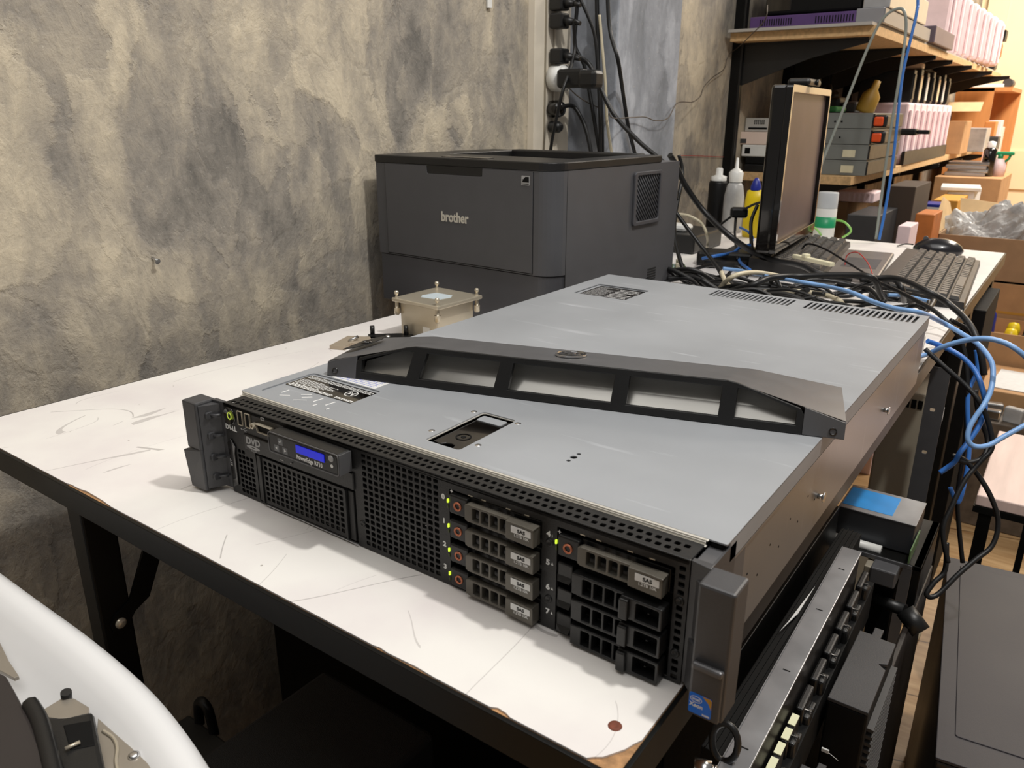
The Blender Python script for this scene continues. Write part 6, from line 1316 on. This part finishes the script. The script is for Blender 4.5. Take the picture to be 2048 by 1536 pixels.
b = MB(); b.box(0.001, 0.0195, 0.0, 0.430, 0, 0.558, 0.001); b.build('server_case', M_blackmetal, t)
b = MB(); b.box(0.0, 0.0205, -0.002, 0.432, 0.558, 0.5605, 0.0006); b.box(-0.0008, 0.0, -0.002, 0.432, 0.545, 0.5605); sc = b.build('steel_top', M_chrome, t)
for y_ in (0.07, 0.18, 0.29, 0.38):
    b = MB(); b.box(0.007, 0.0135, y_, y_+0.0012, 0.5603, 0.5608); b.build('slot_mark', M_inside, sc)
b = MB(); b.tube([(0.000+0.010*math.cos(a), 0.052+0.002*math.sin(a), 0.575+0.016*math.sin(a)) for a in [2*math.pi*i/20 for i in range(20)]], 0.0028, 8, close=True); b.build('black_ring_handle', M_blkpl, t)
b = MB(); b.cyl((-0.012, 0.022, 0.567), (0.0, 0.026, 0.567), 0.0085, n=18); b.cyl((0.0, 0.026, 0.567), (0.004, 0.027, 0.567), 0.006, n=18); b.build('thumb_screw', M_silver, t)
# row of black caddy fronts on its right side
b = MB(); b.box(0.0212, 0.0345, 0.085, 0.47, 0.455, 0.505, 0.001); cr_ = b.build('caddy_rail', M_inside, t)
for i in range(8):
    b = MB(); y_ = 0.090+0.047*i
    b.box(0.0215, 0.0285, y_, y_+0.038, 0.500, 0.524, 0.002); b.box(0.0265, 0.0340, y_+0.004, y_+0.020, 0.500, 0.514+0.007*(i % 2), 0.003); b.box(0.0270, 0.0330, y_+0.024, y_+0.036, 0.490, 0.509, 0.002)
    cc = b.build('drive_caddy', M_blkpl, t)
    b = MB(); b.box(0.0280, 0.0335, y_+0.012, y_+0.0132, 0.5142+0.007*(i % 2), 0.5155+0.007*(i % 2)); b.build('caddy_spring', M_silver, cc)
for i in range(4):
    b = MB(); y_ = 0.098+0.020*i; b.box(0.0220, 0.0282, y_, y_+0.015, 0.5245, 0.5255, 0, None); b.build('cream_tab', mat('cream_tab', (226, 226, 190), 0.5), t)
# power supply with a blue sticker
t = thing('power_supply_unit', 'silver power supply with a blue sticker lying on the black cabinet', 'power supply', (0.384, 0.632, FL+0.5425), 0.0)
b = MB(); b.box(0, 0.092, 0, 0.075, 0.0, 0.040, 0.001); b.build('supply_case', mat('dark_zinc', (70, 72, 76), 0.4, 0.5, 0.05, 20), t)
b = MB(); b.box(0, 0.0925, -0.0005, 0.0755, 0.040, 0.0412, 0.0004); b.build('supply_lid', M_chrome, t)
b = MB(); b.box(0.002, 0.063, 0.010, 0.068, 0.0412, 0.0415); b.build('blue_sticker', M_tape, t)
b = MB(); b.box(0.0, 0.096, 0.02, 0.024, -0.002, 0.001) if False else b.box(0.0935, 0.095, -0.028, 0.036, 0.002, 0.020); b.build('edge_board', M_pcb, t)
b = MB(); b.cyl((0.0, -0.010, 0.0), (0.060, -0.010, 0.0), 0.006, n=14); b.build('white_tube', M_whitepl, t)
t = thing('grey_connector_box', 'grey plastic connector box lying beside the front of the power supply', 'connector', (0.440, 0.585, FL+0.514), 0.0)
b = MB(); b.box(0.002, 0.028, 0.028, 0.052, -0.514, 0.0); b.build('connector_post', M_inside, t)
b = MB(); b.box(0, 0.030, 0, 0.055, 0, 0.022, 0.002); b.build('connector_case', M_mgrey, t)
b = MB(); b.box(-0.008, 0.0, 0.006, 0.03, 0.004, 0.018, 0.001); b.build('metal_socket', M_nickel, t)
t = thing('black_plug_end', 'thick black plug hanging over the edge of the dark panel', 'plug', (0.478, 0.60, FL+0.4845), 0.0)
b = MB(); b.cyl((-0.03, 0.0, 0.0), (0.008, -0.01, 0.004), 0.008, n=12); b.cyl((0.008, -0.01, 0.004), (0.030, -0.02, -0.012), 0.012, n=12); b.build('plug_body', M_blkpl, t)
cable('floor_cable', [(1822, 1150, 'z', FL+0.01), (1840, 1190, 'z', FL+0.01), (1842, 1210, 'z', FL+0.01), (1828, 1230, 'z', FL+0.01), (1838, 1262, 'z', FL+0.01), (1815, 1300, 'z', FL+0.01)], 0.006, M_beige, 'beige cable lying on the wood floor beside the dark panel')
# upright white-grey chassis hanging at the table edge
t = thing('grey_rack_rail', 'grey steel rail with slots standing under the table behind the power supply', 'rack rail', (0.409, 1.10, FL))
b = MB(); b.plate([rrect(0, 0.031, 0, 0.66)]+[rrect(0.010, 0.018, z, z+0.006, 0.002) for z in (0.30, 0.40, 0.50, 0.58)], 0.002, FP); b.build('rail_plate', M_mgrey, t)
q = aty(1876, 826, 1.33); o = MB().box(-0.010, 0.010, -0.001, 0, -0.016, 0.014, 0.0004).build('paper_tag', M_paper, None, q, 0.2); tag(o, 'small white paper tag tied to a cable beside the table leg', 'tag')
t = thing('beige_switch_box', 'beige box with a row of sockets under the right table edge', 'network switch', (0.330, 1.17, FL+0.0)); 
b = MB(); b.box(0, 0.078, 0, 0.15, 0.0, 0.585, 0.004); b.build('switch_case', mat('dull_beige', (176, 168, 150), 0.5), t)
b = MB()
for i in range(6): b.box(0.006+0.011*i, 0.014+0.011*i, -0.001, 0.0, 0.555, 0.572)
b.build('socket_row', M_inside, t)
t = thing('black_server_under_table', 'wide black casing standing under the table behind the rail', 'server', (0.36, 1.52, FL)); b = MB(); b.box(0, 0.085, 0, 0.28, 0, 0.68, 0.002); b.build('casing', M_inside, t)

# ------------------------------------------------------------------ boxes under the table, left side
t = thing('black_computer_case', 'large black computer case standing under the near table edge', 'computer', (-0.100, -0.135, FL))
b = MB(); b.box(0, 0.185, 0, 0.300, 0, 0.400, 0.006); b.build('case_body', mat('textured_black', (40, 39, 38), 0.55, 0, 0.1, 30, 0.5, 900), t)
b = MB()
for i in range(5): b.box(0.186, 0.187, 0.10+0.012*i, 0.105+0.012*i, 0.33, 0.37)
b.build('side_slots', M_mgrey, t)
t = thing('black_speaker', 'small black box with a handle left of the large black case', 'speaker', tuple(Vector((-0.335, -0.045, FL))), 0.0)
b = MB(); b.box(0, 0.14, 0, 0.15, 0, 0.25, 0.004); b.build('speaker_box', mat('olive_black', (44, 43, 40), 0.5, 0, 0.1, 20), t)
b = MB(); b.tube(spline([(0.025, 0.15, 0.245), (0.025, 0.152, 0.275), (0.035, 0.152, 0.288), (0.05, 0.152, 0.28), (0.06, 0.15, 0.245)]), 0.007, 8); b.build('handle', M_blkpl, t)
t = thing('black_printer_below', 'low black machine between the large case and the right corner', 'office machine', (0.10, -0.12, FL)); b = MB(); b.box(0, 0.22, 0, 0.22, 0, 0.36, 0.02); b.box(0.02, 0.10, 0.01, 0.20, 0.36, 0.385, 0.01); b.box(0.12, 0.20, 0.03, 0.16, 0.36, 0.372, 0.004); b.build('machine_body', M_blkpl, t)
t = thing('black_side_cabinet', 'tall black cabinet in the shade under the table', 'cabinet', (-0.395, 0.30, FL)); b = MB(); b.box(0, 0.70, 0, 0.45, 0, 0.60, 0.004); b.build('cabinet_body', M_inside, t)

# ------------------------------------------------------------------ white curved housing in the lower left corner
ZR = -0.05
path = [P(q) for q in [(-160, 1030, 'z', ZR), (-80, 1082, 'z', ZR), (0, 1140, 'z', ZR), (80, 1198, 'z', ZR), (180, 1270, 'z', ZR), (280, 1354, 'z', ZR), (350, 1430, 'z', ZR), (412, 1520, 'z', ZR), (445, 1590, 'z', ZR), (460, 1650, 'z', ZR)]]
path = spline(path, 6)
org = Vector((path[0].x, path[0].y, FL))
t = thing('white_housing', 'large white curved plastic housing lying open in the lower left corner', 'plastic housing', org)
prof = [(0.0, FL-ZR), (0.001, -0.05), (0.0, -0.010), (0.002, -0.004), (0.006, -0.001), (0.011, 0.0), (0.017, -0.002), (0.024, -0.007), (0.033, -0.016), (0.045, -0.027), (0.058, -0.036), (0.072, -0.041), (0.11, -0.043), (0.16, -0.044)]
b = MB(); bb = bmesh.new(); rows = []
for i, p in enumerate(path):
    d = (path[min(i+1, len(path)-1)]-path[max(0, i-1)]).normalized(); nrm = Vector((-d.y, d.x, 0)); inw = nrm if nrm.y < 0 else -nrm
    rows.append([bb.verts.new(p+inw*a+Vector((0, 0, c))-org) for a, c in prof])
for A, B in zip(rows, rows[1:]):
    for k in range(len(prof)-1): f = bb.faces.new((A[k], B[k], B[k+1], A[k+1])); f.smooth = True
b.merge(bb, None); sh = b.build('curved_shell', mat('glossy_white_plastic', (236, 236, 236), 0.3, 0, 0.02, 10, coat=0.2), t)
md = sh.modifiers.new('thick', 'SOLIDIFY'); md.thickness = 0.002; md.offset = -1
def inside(u, v, z): return atz(u, v, z)-org
def slab_in(pts, z, th, bev=0.001):
    pp = [inside(u, v, z) for u, v in pts]; b = MB(); b.prism([(q.x, q.y) for q in pp], pp[0].z-th, pp[0].z, bev=bev); return b
M_satb = mat('satin_beige_metal', (158, 150, 138), 0.35, 0.4, 0.08, 20)
mp_ = slab_in([(196, 1436), (225, 1462), (262, 1494), (310, 1540), (360, 1610), (250, 1700), (180, 1600)], -0.056, 0.003, 0.0004).build('metal_plate', M_satb, t)
q = inside(268, 1512, -0.056); b = MB(); b.lathe([(0.0034, 0), (0.0034, 0.001), (0.002, 0.002), (0, 0.002)], 18, T(q.x, q.y, q.z)); b.build('plate_screw', M_silver, mp_)
b = MB(); b.tube(spline([inside(u, v, -0.0555) for u, v in ((206, 1462), (226, 1476), (234, 1496), (232, 1525), (240, 1560))]), 0.0012, 6); b.build('plate_bead', M_nickel, mp_)
slab_in([(-30, 1240), (0, 1285), (18, 1322), (38, 1352), (28, 1356), (-20, 1330), (-60, 1290)], -0.060, 0.003, 0.0004).build('metal_tab', M_satb, t)
slab_in([(-190, 1290), (-20, 1336), (12, 1350), (28, 1378), (60, 1438), (95, 1520), (125, 1620), (-220, 1720)], -0.035, 0.010, 0.002).build('dark_panel', mat('brown_black_panel', (46, 41, 40), 0.45, 0, 0.05, 10), t)
slab_in([(84, 1420), (120, 1398), (148, 1396), (178, 1414), (178, 1432), (84, 1440)], -0.050, 0.003, 0.0006).build('hinge_bracket', M_satb, t)
q = inside(132, 1392, -0.050); b = MB(); b.cyl((q.x, q.y, q.z-0.003), (q.x+0.0015, q.y, q.z+0.004), 0.0034, n=14); b.build('rubber_stop', M_blkpl, t)
hb_ = slab_in([(72, 1420), (96, 1430), (128, 1434), (186, 1420), (196, 1470), (228, 1620), (150, 1650), (110, 1520)], -0.046, 0.030, 0.003).build('hinge_block', M_blkpl, t)
slab_in([(126, 1450), (182, 1440), (190, 1490), (140, 1500)], -0.0455, 0.002, 0.0006).build('hinge_recess', M_inside, hb_)
b = MB(); b.cyl(inside(130, 1498, -0.044), inside(160, 1484, -0.044), 0.0012, n=10); b.build('hinge_pin', M_nickel, hb_)
b = MB(); b.tube(spline([inside(60, 1408, -0.036), inside(82, 1450, -0.036), inside(110, 1560, -0.036), inside(120, 1620, -0.036)]), 0.005, 8); b.build('hinge_arm', M_blkpl, t)

# ------------------------------------------------------------------ lift the whole place so the floor lies at zero
for o in list(S.objects):
    if o.parent is None: o.location.z += LIFT
